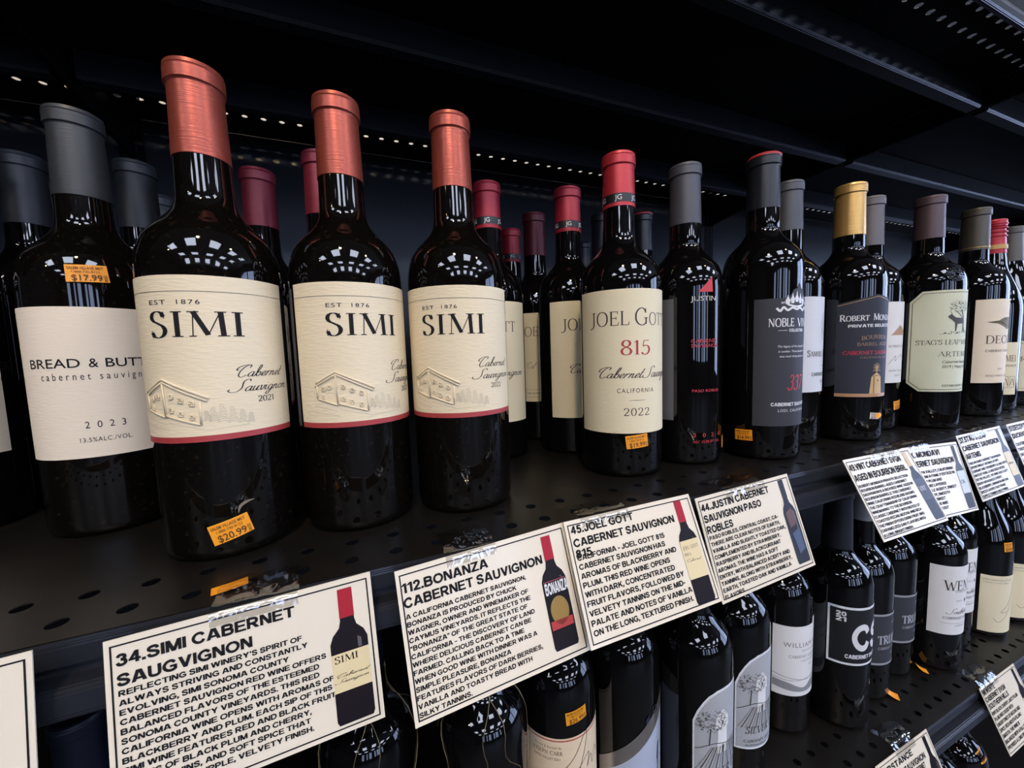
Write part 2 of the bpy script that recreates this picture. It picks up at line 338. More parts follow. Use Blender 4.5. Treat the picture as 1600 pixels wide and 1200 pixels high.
class Flat:
    """printed matter drawn flat: x along the surface, y up, in metres"""
    def __init__(self): self.v = []; self.f = []
    def add(self, v, f):
        o = len(self.v); self.v += v
        for q in f:
            a = sum(v[q[i]][0]*v[q[(i+1) % len(q)]][1]-v[q[(i+1) % len(q)]][0]*v[q[i]][1] for i in range(len(q)))
            if abs(a) < 1e-14: continue
            q = q if a > 0 else q[::-1]
            self.f.append(tuple(i+o for i in q))
        return self
    def poly(self, p): return self.add(list(p), [tuple(range(len(p)))])
    def rect(self, x0, x1, y0, y1): return self.poly([(x0, y0), (x1, y0), (x1, y1), (x0, y1)])
    def stroke(self, p, w, smooth=False, taper=False):
        if smooth: p = catmull(p, 5)
        n = len(p)
        return self.add(*ribbon(p, [w*(math.sin(PI*(i+.6)/(n+.2)) if taper else 1) for i in range(n)]))
    def frame(self, x0, x1, y0, y1, w):
        return self.rect(x0, x1, y0, y0+w).rect(x0, x1, y1-w, y1).rect(x0, x0+w, y0+w, y1-w).rect(x1-w, x1, y0+w, y1-w)
    def text(self, g, x0, y0, h, x1=None, tilt=0., shear=0., arch=0.):
        v, f, w = g
        k = h if x1 is None else (x1-x0)/max(w, 1e-6)
        W = w*k
        out = []
        for x, y in v:
            px, py = x*k+y*h*shear, y*h
            if arch: py += arch*(1-(2*px/W-1)**2)
            out.append((x0+px, y0+py+px*tilt))
        return self.add(out, f)
    def build(self, name, m, parent, mapper, step=None):
        bm = bmesh.new()
        vs = [bm.verts.new((x, y, 0)) for x, y in self.v]
        for q in self.f:
            try: bm.faces.new([vs[i] for i in q])
            except ValueError: pass
        if step:
            xs = [x for x, y in self.v]; k = math.floor(min(xs)/step)+1
            while k*step < max(xs):
                bmesh.ops.bisect_plane(bm, geom=bm.verts[:]+bm.edges[:]+bm.faces[:], dist=1e-7, plane_co=(k*step, 0, 0), plane_no=(1, 0, 0))
                k += 1
        for v in bm.verts: v.co = mapper(v.co.x, v.co.y)
        return from_bm(name, bm, m, parent, step is not None)

# ---------------------------------------------------------------- bottles
UPPER = 'red wine bottles on the upper shelf'
LOWER = 'red wine bottles on the lower shelf'
def profile(R, H, style):
    d = H-.2987; rn = .0148
    if style == 'burgundy':
        k = [(.150, R), (.165, R*.965), (.182, R*.86), (.200, R*.69), (.218, R*.53), (.236, .0172), (.252, .0155), (.262, .0150)]
    elif style == 'wide':
        k = [(.176, R), (.187, R*.975), (.197, R*.88), (.204, R*.75), (.209, R*.61), (.215, R*.49), (.221, R*.42), (.228, .0155), (.244, .0149)]
    else:
        k = [(.172, R), (.182, R*.979), (.193, R*.895), (.200, R*.77), (.205, R*.645), (.211, R*.513), (.217, R*.434), (.224, .0155), (.244, .0149)]
    return [(0, 0), (0, R*.86), (.0012, R*.93), (.0035, R*.975), (.0075, R)] + catmull([(z+d, r) for z, r in k], 4) + [(H-.0115, .0139), (H-.0115, .0150), (H-.003, .0150), (H-.0006, .0142), (H-.0006, 0)]
# surveyed stand of every bottle: x, y, turn in degrees, height and label-height factors
PLACE = [
 (-0.1775, 0.3883, -3.1, 0.9922, 1.014), (-0.2890, 0.4250, -3.0, 1.0195, 0.988), (-0.2698, 0.5040, -2.7, 1.0287, 0.989),
 (-0.1847, 0.4912, -2.2, 1.0261, 0.987), (-0.2011, 0.5888, -2.1, 1.0375, 0.988), (-0.2854, 0.5875, -2.5, 1.0396, 0.989),
 (-0.0820, 0.3089, -0.9, 1.0004, 0.988), (-0.0018, 0.3122, -1.2, 1.0003, 0.986), (0.0786, 0.3065, -1.4, 0.9992, 0.984),
 (-0.0789, 0.4615, -1.6, 1.0199, 0.986), (-0.0185, 0.4039, -1.1, 1.0121, 0.985), (0.1482, 0.4255, 0.6, 1.0079, 0.987),
 (0.2404, 0.5823, 0.9, 1.0219, 0.990), (0.2370, 0.4898, 1.1, 1.0111, 0.990), (0.2409, 0.4065, 1.4, 1.0014, 0.990),
 (0.2418, 0.3129, 3.2, 0.9836, 0.998), (0.3232, 0.3112, 2.5, 0.9858, 0.990), (0.4041, 0.2858, -0.5, 0.9673, 1.010),
 (0.4215, 0.4894, 2.0, 1.0046, 0.992), (0.3350, 0.4715, 1.8, 1.0049, 0.991), (0.4302, 0.6692, 1.7, 1.0252, 0.992),
 (0.4829, 0.3113, 2.9, 0.9788, 0.995), (0.5603, 0.2888, 2.1, 0.9658, 1.005), (0.6471, 0.3107, 3.0, 0.9724, 0.998),
 (0.7168, 0.2790, -1.4, 0.9627, 1.002), (0.7891, 0.3070, 3.0, 0.9669, 0.998), (0.8705, 0.2877, -0.1, 0.9594, 1.003),
 (0.9558, 0.2976, 3.1, 0.9677, 0.999), (1.0499, 0.3060, 2.9, 0.9615, 0.999), (1.1310, 0.3000, 2.9, 0.9550, 1.000),
 (-0.1994, 0.3560, -2.7, 0.9701, 0.991), (-0.0092, 0.3242, -1.0, 0.9667, 0.981), (0.0825, 0.3003, 0.3, 0.9656, 0.981),
 (0.1642, 0.3178, 1.2, 0.9679, 0.986), (0.2434, 0.3172, 1.9, 0.9693, 0.989), (0.3178, 0.2926, 2.4, 0.9696, 0.994),
 (0.3943, 0.3060, 2.6, 0.9707, 0.996), (0.4911, 0.3174, 2.8, 0.9713, 0.998), (0.5406, 0.3904, 2.7, 0.9732, 0.997),
 (0.5651, 0.2917, 2.9, 0.9708, 0.999), (0.6393, 0.3027, 3.0, 0.9708, 1.000), (0.7173, 0.3106, 3.0, 0.9708, 1.000),
 (0.7918, 0.2870, 3.0, 0.9699, 1.001), (0.8699, 0.3024, 3.1, 0.9699, 1.001), (0.9534, 0.2908, 2.9, 0.9691, 1.002),
 (1.0373, 0.2902, 2.9, 0.9685, 1.003), (0.7750, 0.2700, 3.0, 0.9688, 1.004), (0.8520, 0.2700, 3.0, 0.9691, 1.005)]
_n = [0]
class Bottle:
    def __init__(self, label, pos, R, H, cap, capz, base=0., glass=None, style='bordeaux', group=UPPER, seg=72, top=None):
        x, y, turn, kh, self.kl = PLACE[_n[0]]; _n[0] += 1
        self.root = empty('wine_bottle', (x, y, base)); self.root.rotation_euler.z = rad(turn); self.root.scale.z = kh; tag(self.root, label, 'wine bottle', group)
        self.R, self.H, self.base = R, H, base
        self.prof = profile(R, H, style)
        self.body = lathe('bottle_glass', self.prof, glass or GLASS, self.root, seg)
        cp = [(capz, .0150)] if True else 0
        e = .0005
        rb = self.r(capz)
        self.cprof = [(capz, rb+e*.4), (capz+.0002, rb+e), (H-.0125, .0139+e), (H-.0117, .0143+e), (H-.0112, .0152+e), (H-.0042, .0152+e), (H-.0036, .0149+e), (H-.0030, .0152+e), (H-.0008, .0148+e), (H, .0140)]
        lip = self.cprof+[(H, 0)]
        if top: lip = lip[:-2]+[(H-.0002, .0146)]
        self.cap = lathe('foil_capsule', lip, cap, self.root, seg, 25)
        if top:
            lathe('capsule_top', [(H-.0030, .0151+e), (H-.001, .0153+e), (H+.0004, .0143), (H+.0004, 0)], top, self.root, seg, 25)
    def r(self, z):
        pr = [p for p in self.prof if p[0] > .0075 and p[1] > .001]
        for (z0, r0), (z1, r1) in zip(pr, pr[1:]):
            if z0 <= z <= z1 and z1 > z0: return r0+(r1-r0)*(z-z0)/(z1-z0)
        return self.R
    def cyl(self, off):
        R = self.R
        def f(s, z):
            a = s/R
            return ((R+off)*math.sin(a), -(R+off)*math.cos(a), z*self.kl)
        return f
    def skin(self, off):
        def f(s, z):
            a = s/self.R; r = self.r(z*self.kl)+off
            return (r*math.sin(a), -r*math.cos(a), z*self.kl)
        return f
    def neck(self, off):
        def f(s, z):
            c = self.cprof; r = c[0][1]
            for (z0, r0), (z1, r1) in zip(c, c[1:]):
                if z0 <= z <= z1: r = r0+(r1-r0)*(z-z0)/max(z1-z0, 1e-6)
            r += off; a = s/.0150
            return (r*math.sin(a), -r*math.cos(a), z)
        return f
    def s(self, deg): return rad(deg)*self.R
    def label(self, pts, m, name='front_label', off=.0003, smooth=False):
        """pts: (degrees, height) outline"""
        p = [(self.s(a), z) for a, z in pts]
        if smooth: p = catmull(p, 4)
        return Flat().poly(p).build(name, m, self.root, self.cyl(off), .0025)
    def box_label(self, a0, a1, z0, z1, m, name='front_label', off=.0003):
        return self.label([(a0, z0), (a1, z0), (a1, z1), (a0, z1)], m, name, off)
    def ink(self, flat, m, parent, name='lettering', off=.00045):
        return flat.build(name, m, parent, self.cyl(off), .0025)
    def t(self, flat, g, a0, z, h, a1=None, **k):
        return flat.text(g, self.s(a0), z, h, None if a1 is None else self.s(a1), **k)
    def sticker(self, a, z, price, w=.0205, h=.0125, tilt=0., m=None, off=.0005):
        R = self.R; s0 = self.s(a)
        c, s_ = math.cos(rad(tilt)), math.sin(rad(tilt))
        mp0 = lambda o: (lambda x, y: self.skin(o)(s0+x*c-y*s_, z+x*s_+y*c))
        st = Flat().rect(-w/2, w/2, -h/2, h/2).build('price_sticker', m or sticker_mat(), self.root, mp0(off), .002)
        f = Flat()
        f.text(sans('SALEM VILLAGE MKT', .01), -w*.44, h*.24, h*.15, w*.40)
        f.text(sans('1-888-740-8123', .0), -w*.34, h*.03, h*.13, w*.30)
        f.text(sans(price, .012), -w*.36, -h*.42, h*.34, w*.34)
        f.text(sans('00', 0), w*.37, -h*.28, h*.2, w*.46).text(sans('8', 0), w*.38, -h*.46, h*.16, w*.45)
        f.build('lettering', mat('sticker_ink', (92, 56, 12), .6), st, mp0(off+.0002), .002)
        return st

CREAM = paper('cream_textured_paper', (233, 217, 182), .45)
SIMIRED = mat('red_band_ink', (170, 62, 62), .5)
SIMICAP = cap_mat('copper_red_foil', (166, 80, 64), .34, .55, .3)
def villa_label(b, c, year):
    """cream laid label, villa embossed at the lower left; c = direction of its middle in degrees"""
    lab = b.box_label(c-76, c+78, .0775, .1700, CREAM)
    b.box_label(c-76, c+78, .0740, .0775, SIMIRED, 'red_band', .0003).parent = lab
    f = Flat(); f.rect(b.s(c-76), b.s(c+78), .16075, .1610)
    b.t(f, sans('EST', .0, 1.15), c-36, .1536, .0026, c-21); b.t(f, sans('1876', .0, 1.25), c-12.5, .1536, .0026, c+4)
    b.t(f, serifs('SIMI', .14, .03, .075, .09), c-37.5, .1352, .0144, c+37)
    b.t(f, script('Cabernet', .075, .035), c+24, .1108, .0068, c+66)
    b.t(f, script('Sauvignon', .075, .035), c+20, .1020, .0068, c+72)
    b.t(f, serifs(year, .12, .05, .04), c+40, .0948, .0036, c+56)
    b.ink(f, BLACK, lab)
    # villa: raised ridges pressed into the paper
    def P(x, y): return (b.s(c-52+x*56), .0835+y*.0285)
    g = Flat()
    R_ = .0009
    for ln, w in (([(.0, .72), (.36, .98), (1.0, .56)], R_*1.5), ([(-.02, .64), (.34, .9)], R_), ([(.36, .92), (.97, .5)], R_),
                  ([(.36, .92), (.38, .2)], R_), ([(.88, .5), (.87, .02)], R_), ([(.02, .66), (.03, .36)], R_), ([(.03, .36), (.38, .2)], R_), ([(.38, .24), (.87, .02)], R_*.8)):
        g.stroke([P(*p) for p in ln], w)
    for x, y in ((.48, .62), (.62, .53), (.77, .46), (.47, .34), (.61, .26), (.76, .18), (.14, .58), (.25, .62), (.13, .4)):
        g.frame(P(x, y)[0]-.0012, P(x, y)[0]+.0012, P(x, y)[1]-.0014, P(x, y)[1]+.0016, .0006)
    e = g.build('embossed_villa', CREAM, lab, b.cyl(.0004), .0025)
    so = e.modifiers.new('thick', 'SOLIDIFY'); so.thickness = .0007; so.offset = 1
    h = Flat()  # printed trees, plus the relief's shade drawn as grey lines and window fills
    rn = random.Random(5)
    for x, y, s in ((1.03, .08, 1), (1.15, .06, 1.25), (1.28, .03, 1.1), (1.4, 0, .9), (.95, .1, .7), (1.52, -.02, .7)):
        for k in range(9):
            w = .018*s*(1-k/9)+.01
            X, Y = P(x+rn.uniform(-.01, .01), y+k*.035*s)
            h.stroke([(X-w*.09, Y-.0004), (X, Y+.0004), (X+w*.09, Y-.0004)], .00035)
    for x0, y0, x1, y1 in ((.4, .88, .96, .48), (.05, .62, .34, .85), (.4, .1, .9, -.08), (-.05, .2, .36, .06), (-.1, .06, .4, -.06), (.9, -.1, 1.5, -.06)):
        h.stroke([P(x0, y0), P(x1, y1)], .0003)
    for x, y in ((.5, .6), (.64, .51), (.79, .44), (.49, .32), (.63, .24), (.78, .16), (.16, .56), (.27, .6)):
        h.rect(P(x, y)[0]-.0006, P(x, y)[0]+.0008, P(x, y)[1]-.001, P(x, y)[1]+.001)
    b.ink(h, mat('pale_print_and_relief_shade', (196, 184, 156), .6), lab, 'engraving', .0004)
    return lab
JGCAP = cap_mat('red_foil', (186, 50, 58), .36, .3, .15)
JCREAM = paper('cream_label_paper', (232, 220, 184), .25)
def slab_label(b, c, full=True):
    lab = b.box_label(c-85, c+85, .0425, .1738, JCREAM)
    f = Flat()
    b.t(f, serifs('JOEL', .10, .045, .06, .06, .8), c-63, .1415, .0125, c-8)
    b.t(f, serifs('G', .10, .045, .06), c-2.5, .1412, .0150, c+17.5)
    b.t(f, serifs('OTT', .10, .045, .06, .06), c+18.5, .1413, .0110, c+58)
    b.t(f, script('Cabernet', .09, .04), c-52, .0938, .0095, c+7); b.t(f, script('Sauvignon', .09, .04), c+11, .0938, .0095, c+70)
    b.t(f, sans('CALIFORNIA', .0, 1.3), c-26, .0802, .0040, c+26)
    f.stroke([(b.s(c-11), .0731), (b.s(c), .0732), (b.s(c+12), .0731)], .0004, False, True)
    b.t(f, serifs('2022', .10, .045, .04, .1), c-18, .0590, .0070, c+20)
    b.ink(f, mat('sepia_ink', (58, 50, 46), .6), lab)
    g = Flat(); b.t(g, serifs('815', .12, .045, .05, .05), c-21, .1148, .0130, c+22); b.ink(g, REDINK, lab, 'red_number')
    return lab
def jg_band(b, offdeg):
    z0 = b.H-.0470
    f = Flat().rect(-PI*.015, PI*.015, z0+.0005, z0+.0085)
    bd = f.build('black_band', mat('band_black', (26, 26, 28), .4), b.cap, b.neck(.0002), .0015)
    g = Flat()
    for k in range(6):
        s = .0150*rad(offdeg+60*k)
        g.text(sans('JG', 0, .95), s, z0+.0024, .0045)
    g.build('monogram', WHITEINK, b.cap, b.neck(.0004), .0015)

def front_row():
    # ---- far left: two bottles of the plain-label wine
    char = cap_mat('charcoal_foil', (56, 58, 60), .42, .3, .2)
    wl = paper('ivory_label_paper', (238, 224, 200), .25)
    def plain_label(b, c):
        lab = b.box_label(c-60, c+66, .0560, .1580, wl)
        f = Flat()
        b.t(f, sans('BREAD', .006), c-33, .1176, .0060, c+11); b.t(f, sans('&', .008), c+17, .1176, .0060, c+24)
        b.t(f, sans('BUTTER', .008), c+29, .1176, .0060, c+78)
        b.t(f, sans('cabernet sauvignon', 0, 1.6), c-22, .1094, .0048, c+68)
        b.t(f, sans('2023', 0, 2.2), c+9, .0763, .0046, c+39)
        b.t(f, sans('13.5%ALC./VOL.', .0, 1.15), c+4, .0668, .0030, c+43)
        b.ink(f, BLACK, lab)
    b = Bottle('grey capped bottle with plain ivory label and orange price sticker on its shoulder', (-.191, .389), .038, .302, char, .2412, glass=DUSTY)
    plain_label(b, 0); b.sticker(23.5, .1803, '$17.99', .0205, .0115, 3)
    b = Bottle('front bottle cut by the left photo edge beside the plain ivory label bottle', (-.2980, .3960), .038, .302, char, .2412)
    plain_label(b, 17)
    Bottle('second row bottle whose grey capsule is cut by the left photo edge', (-.2729, .4637+.009), .038, .302, char, .2412)
    Bottle('second row bottle, grey capsule between the ivory label bottle and the largest red capsule', (-.1905, .4690), .038, .302, char, .2412)
    Bottle('mostly hidden bottle, grey capsule tip touching the left side of the largest red capsule', (-.2060, .5560), .038, .302, char, .2412)
    Bottle('shadowed grey capped bottle behind the ivory label bottle, just left of its neck', (-.2868, .5530), .038, .302, char, .2412)
    # ---- three villa-label bottles
    b = Bottle('largest bottle, copper red capsule, villa label dated 2021, orange sticker near its base', (-.0885, .3041), .038, .2987, SIMICAP, .2442, glass=DUSTY)
    villa_label(b, .5, '2021'); b.sticker(10.5, .0190, '$20.99', .0205, .0125, 14)
    f = Flat().stroke([(b.s(17), .028), (b.s(19), .032), (b.s(24), .034), (b.s(30), .0345)], .0018, True, True)
    f.build('paper_remnant', mat('torn_paper', (120, 108, 92), .8), b.root, b.cyl(.0003), .002)
    b = Bottle('middle of the three front bottles with copper red capsules and villa labels', (-.0083, .3073), .038, .2987, SIMICAP, .2442, glass=DUSTY)
    villa_label(b, 16, '2022')
    b.box_label(-118, -65, .074, .168, mat('grey_back_paper', (92, 92, 96), .6), 'back_label')
    b = Bottle('rightmost of the three front bottles with copper red capsules and villa labels', (.0720, .3018), .038, .2987, SIMICAP, .2442, glass=DUSTY)
    villa_label(b, -18, '2022')
    wine = cap_mat('burgundy_foil', (128, 40, 54), .4, .3, .2)
    b = Bottle('bottle with wine red capsule directly behind the largest villa label bottle', (-.0870, .4440), .038, .2987, wine, .2442)
    villa_label(b, -25, '2021')
    b = Bottle('bottle hidden behind the middle villa label bottle, only a red capsule sliver showing', (-.0265, .3920), .038, .2987, wine, .2442)
    lab = villa_label(b, 150, '2021')
    # ---- red capped, monogram band
    red_shaded = cap_mat('red_foil_shaded', (156, 36, 50), .4, .3, .15)  # same red foil on the rear bottles, with their shade put into its colour
    b = Bottle('red capped bottle behind the rightmost villa bottle, its cream label ending in TT', (.1390, .4150), .0375, .304, red_shaded, .2535)
    slab_label(b, -35); jg_band(b, -35)
    b = Bottle('deepest red capped bottle with monogram band, showing beside the TT label bottle', (.2240, .5600), .0375, .304, red_shaded, .2535)
    slab_label(b, -20); jg_band(b, -30)
    b = Bottle('bottle with plain dark maroon capsule between two red capped bottles', (.2250, .4760), .037, .300, cap_mat('maroon_foil', (92, 28, 40), .4, .3, .2), .2440)
    lab = b.box_label(-75, 60, .052, .168, JCREAM)
    f = Flat(); b.t(f, serifs('JOEL', .10, .045, .06), -62, .138, .0120, -10); b.t(f, script('Cal', .06, .03), -50, .096, .008); b.t(f, sans('RED BLEND', 0), -50, .062, .0024, -20)
    f.frame(b.s(-54), b.s(10), .058, .068, .0003); b.ink(f, GREYINK, lab)
    b = Bottle('red capped bottle with monogram band just left of the 815 label bottle', (.2330, .3990), .0375, .304, red_shaded, .2535)
    slab_label(b, 17.6); jg_band(b, -40)
    b = Bottle('front bottle with bright red capsule and cream label bearing red number 815', (.2420, .3134), .0383, .3035, JGCAP, .2535)
    slab_label(b, -19.5); jg_band(b, -54); b.sticker(-19.5, .0350, '$19.99', .0205, .0122, 6)
    # ---- printed bottle
    gcap = cap_mat('slate_grey_foil', (76, 78, 84), .48, .25, .2)
    b = Bottle('grey capped bottle with red printing and red triangle directly on black glass', (.3220, .3100), .036, .304, gcap, .2440)
    pr = mat('red_enamel', (205, 58, 62), .4)
    f = Flat(); f.poly([(b.s(-29.4), .1739), (b.s(-5.5), .1738), (b.s(-6), .1890)])
    f.build('red_triangle', pr, b.root, b.skin(.0003), .002)
    f = Flat(); b.t(f, sans('JUSTIN', .0), -40, .1653, .0047, 0); f.build('lettering', mat('pale_enamel', (205, 200, 190), .4), b.root, b.cyl(.0003), .0025)
    f = Flat()
    b.t(f, sans('CABERNET', .0), -39, .1244, .0036, 5); b.t(f, sans('SAUVIGNON', .0), -39, .1196, .0036, 5.5)
    b.t(f, sans('PASO ROBLES', .0), -37.5, .0752, .0027, 9); b.t(f, sans('2020', .0, 2.6), -36, .0296, .0037, 14)
    b.t(f, sans('ALC 15.0% BY VOL', .0), -36, .0234, .0026, 12)
    f.build('red_lettering', pr, b.root, b.cyl(.0003), .0025)
    b.box_label(-120, -64, .046, .169, mat('grey_back_paper', (92, 92, 96), .6), 'back_label')
    b.sticker(40, .0215, '$29.99', .0200, .0122, 4)
    # ---- black label bottle
    ncap = cap_mat('black_foil', (40, 42, 47), .3, .3, .1)
    b = Bottle('bottle with red topped black capsule and charcoal label with white crown', (.4140, .2943), .0370, .3198, ncap, .2640, style='wide', top=mat('red_disc', (186, 52, 60), .45))
    nl = paper('charcoal_label_paper', (58, 59, 64), .15)
    c = -2
    ol = [(-63, .0365), (60, .0365), (60, .1658), (18, .1658), (14, .174), (8, .1752), (4, .181), (-1, .1755), (-8, .174), (-13, .1690), (-18, .1656), (-63, .1656)]
    lab = b.label(ol, nl)
    f = Flat()
    b.t(f, bold('VITAE'), -28, .1600, .0019, -17); b.t(f, bold('VERUM'), 20, .1600, .0019, 33)
    for k in range(-2, 3):
        x = b.s(c+k*8); y = .1655-abs(k)*.0012
        f.poly([(x-.0016, y-.004), (x+.0016, y-.004), (x+.0026, y), (x+.001, y+.0025), (x, y+.0075-abs(k)*.001), (x-.001, y+.0025), (x-.0026, y)])
    f.stroke([(b.s(-18), .1590), (b.s(c), .1572), (b.s(14), .1590)], .0018, True)
    f.stroke([(b.s(-34), .1560), (b.s(-29), .1530), (b.s(-24), .1566), (b.s(-18), .1536), (b.s(-10), .1560), (b.s(c), .1545), (b.s(6), .1560), (b.s(14), .1536), (b.s(20), .1566), (b.s(28), .153)], .0022, True)
    b.t(f, serifs('NOBLE', .16, .08, .05, .04), -44.5, .1376, .0080, -6); b.t(f, serifs('VINES', .16, .08, .05, .04), 1, .1376, .0080, 41)
    f.rect(b.s(-31), b.s(-18), .1334, .1338)
    b.t(f, bold('COLLECTION'), -15, .1322, .0029, 15)
    for k, s in enumerate(('The legacy of the vineyard is told', 'in number. Three hundred thirty', 'vine mark thirty seven rows')): b.t(f, sans(s, 0), -32+k*1.5, .1166-k*.0050, .0022, 30-k*3, shear=.25)
    b.t(f, bold('CABERNET SAUVIGNON'), -39, .0572, .0034, 37); b.t(f, sans('LODI, CALIFORNIA', .0, 1.2), -29, .0512, .0027, 27)
    b.ink(f, WHITEINK, lab)
    g = Flat(); b.t(g, serifs('337', .13, .06, .0, .05), -16, .0735, .0150, 16, shear=.2); b.ink(g, mat('bright_red_ink', (190, 50, 62), .5), lab, 'red_number')
    b.sticker(-75, .0255, '$14.99', .0165, .0115, 3)
    # dark bottles behind that gap
    Bottle('second row dark bottle with red topped black capsule behind the 815 label bottle', (.3900, .4790), .0370, .3198, ncap, .2640, style='wide', top=mat('red_disc', (186, 52, 60), .45))
    Bottle('dark capped bottle in shadow just left of the bright red front capsule', (.3200, .4600), .0370, .305, ncap, .2460)
    Bottle('dark bottle at the very back of the shelf, only its small neck showing', (.4065, .6418), .0370, .3198, ncap, .2640, style='wide')
    # ---- pale grey label
    b = Bottle('slate grey capped bottle with pale grey label right of the crown label bottle', (.4868, .3125), .0365, .310, gcap, .2530)
    lab = b.box_label(-62, 60, .0633, .1730, paper('pale_grey_paper', (214, 216, 220), .15))
    f = Flat()
    b.t(f, serifs('Samuel', .14, .06, .07, .05, .8), -25, .1045, .0072, 12); b.t(f, serifs('Long', .14, .06, .07, .05, .8), 17, .1045, .0072, 42)
    f.rect(b.s(9), b.s(30), .0935, .0939)
    b.t(f, sans('CABERNET SAUVIGNON', .01, 1.1), -16, .0820, .0040, 56); b.t(f, sans('CALIFORNIA', 0, 1.2), 6, .0740, .0033, 34)
    b.ink(f, BLACK, lab)
    f = Flat()
    for s, w in ((1, .0004), (.72, .0003)):
        f.stroke([(b.s(21)+.0085*s*math.cos(t*PI/20), .1395+.0165*s*math.sin(t*PI/20)) for t in range(41)], w)
    f.stroke([(b.s(21), .147), (b.s(13), .1345), (b.s(29), .1345), (b.s(21), .147)], .0005); f.stroke([(b.s(15), .130), (b.s(21), .136), (b.s(27), .130)], .0005)
    b.ink(f, GREYINK, lab, 'emblem')
    # ---- gold capsule
    b = Bottle('gold capped bottle with navy label showing a tan windmill tower', (.5760, .2960), .0370, .3125, cap_mat('gold_foil', (212, 170, 100), .3, .6, .3), .2505, style='wide')
    nv = paper('navy_label_paper', (48, 50, 60), .12)
    lab = b.label([(-77, .0585), (42, .0585), (42, .1655), (-17.5, .1745), (-77, .1655)], nv)
    b.box_label(-77, 42, .0545, .0585, mat('copper_band', (186, 142, 104), .4), 'copper_band').parent = lab
    f = Flat().stroke([(b.s(-77), .1632), (b.s(-17.5), .1722), (b.s(42), .1632)], .0007)
    b.ink(f, TAN, lab, 'gold_line')
    f = Flat()
    b.t(f, serifs('Robert', .17, .08, .07, .05, .8), -73, .1448, .0074, -31); b.t(f, serifs('Mondavi', .17, .08, .07, .05, .8), -25, .1448, .0074, 28)
    b.t(f, bold('PRIVATE SELECTION'), -61, .1370, .0034, 24)
    b.ink(f, WHITEINK, lab)
    f = Flat()
    b.t(f, serifs('BOURBON', .14, .07, .06, .08), -42, .1215, .0045, 8, arch=.0018); b.t(f, serifs('BARREL-AGED', .14, .07, .06, .05), -48, .1152, .0038, 12)
    b.t(f, sans('CALIFORNIA 2020', .0, 1.2), -43, .1003, .0022, 10)
    b.ink(f, mat('brown_ink', (150, 118, 92), .5), lab, 'brown_lettering')
    f = Flat(); b.t(f, serifs('CABERNET SAUVIGNON', .17, .09, .07, .05), -67, .1050, .0042, 31); b.ink(f, mat('bright_red_ink', (190, 50, 62), .5), lab, 'red_lettering')
    f = Flat(); f.poly([(b.s(-27), .0585), (b.s(-2), .0585), (b.s(-5), .0790), (b.s(-14.5), .0835), (b.s(-24), .0790)])
    for k in range(10): f.stroke([(b.s(-14.5), .0895), (b.s(-14.5)+.0046*math.cos(k*PI/5), .0895+.0052*math.sin(k*PI/5))], .0006)
    f.rect(b.s(-15), b.s(-14), .083, .0895); f.stroke([(b.s(-22), .0855), (b.s(-6), .0855)], .0004)
    b.ink(f, mat('windmill_tan', (206, 170, 116), .5), lab, 'windmill')
    f = Flat(); f.stroke([(b.s(-25), .0788), (b.s(-14.5), .0800), (b.s(-4), .0788)], .0005); f.rect(b.s(-12.5), b.s(-11), .0725, .0750); f.rect(b.s(-20), b.s(-19), .0585, .0788); b.ink(f, BLACK, lab, 'windmill_lines', .0006)
    b.sticker(-14, .0315, '$12.99', .0130, .0075, -6, mat('faded_sticker', (206, 200, 190), .6))
    f = Flat().poly([(b.s(-14), .0285), (b.s(-2), .0285), (b.s(3), .0318), (b.s(-2), .0350), (b.s(-14), .0345)]); f.build('sticker_patch', sticker_mat(), b.root, b.cyl(.0008), .002)
    # ---- behind gold
    b = Bottle('grey capped bottle right of the gold capsule, white label with tan roof', (.6580, .3145), .0368, .3135, cap_mat('taupe_foil', (102, 98, 100), .48, .25, .2), .2485)
    lab = b.box_label(-70, 45, .0640, .1705, paper('white_label_paper', (226, 224, 220), .12))
    f = Flat(); f.poly([(b.s(-23), .1270), (b.s(-4), .1395), (b.s(20), .1290), (b.s(20), .1270)]); b.ink(f, TAN, lab, 'house_roof')
    f = Flat(); f.stroke([(b.s(-25), .1265), (b.s(-4), .1400), (b.s(22), .1285)], .0006); f.rect(b.s(-4.5), b.s(-3.5), .127, .138); f.rect(b.s(5), b.s(6), .127, .135)
    b.t(f, serifs('ROBERT MONDAVI', .12, .05, .06, .08), -29, .1110, .0028, 40)
    f.stroke([(b.s(-28), .089), (b.s(-20), .095), (b.s(-12), .100), (b.s(-14), .093), (b.s(0), .101), (b.s(8), .098), (b.s(22), .1035)], .0005, True)
    b.t(f, sans('NAPA VALLEY', 0, 1.2), -26, .0790, .0026, 12); b.t(f, sans('2019', 0, 1.2), -14, .0725, .0026, 2)
    b.ink(f, GREYINK, lab)
    b.sticker(2, .0340, '$24.99', .0180, .0115, 5)
    # ---- deer label
    b = Bottle('bottle with pale green octagonal label of a deer under a tree', (.7380, .2890), .0373, .3138, cap_mat('brown_violet_foil', (86, 70, 74), .45, .3, .2), .2570, style='wide')
    lab = b.label([(-88, .0615), (-70, .0505), (40, .0505), (58, .0615), (58, .1710), (40, .1840), (-71, .1840), (-88, .1710)], paper('sage_label_paper', (214, 216, 188), .12))
    f = Flat()
    ins = [(-84, .0635), (-68, .0535), (38, .0535), (54, .0635), (54, .1690), (38, .1808), (-69, .1808), (-84, .1690), (-84, .0635)]
    f.stroke([(b.s(a), z) for a, z in ins], .0006)
    b.t(f, serifs("STAG'S LEAP WINE", .1, .04, .06, .03), -77, .1130, .0062, 24); b.t(f, serifs('CELLARS', .1, .04, .06, .03), 28, .1130, .0062, 52)
    b.t(f, serifs('ARTEMIS', .09, .04, .06, .1), -45, .0972, .0066, 23)
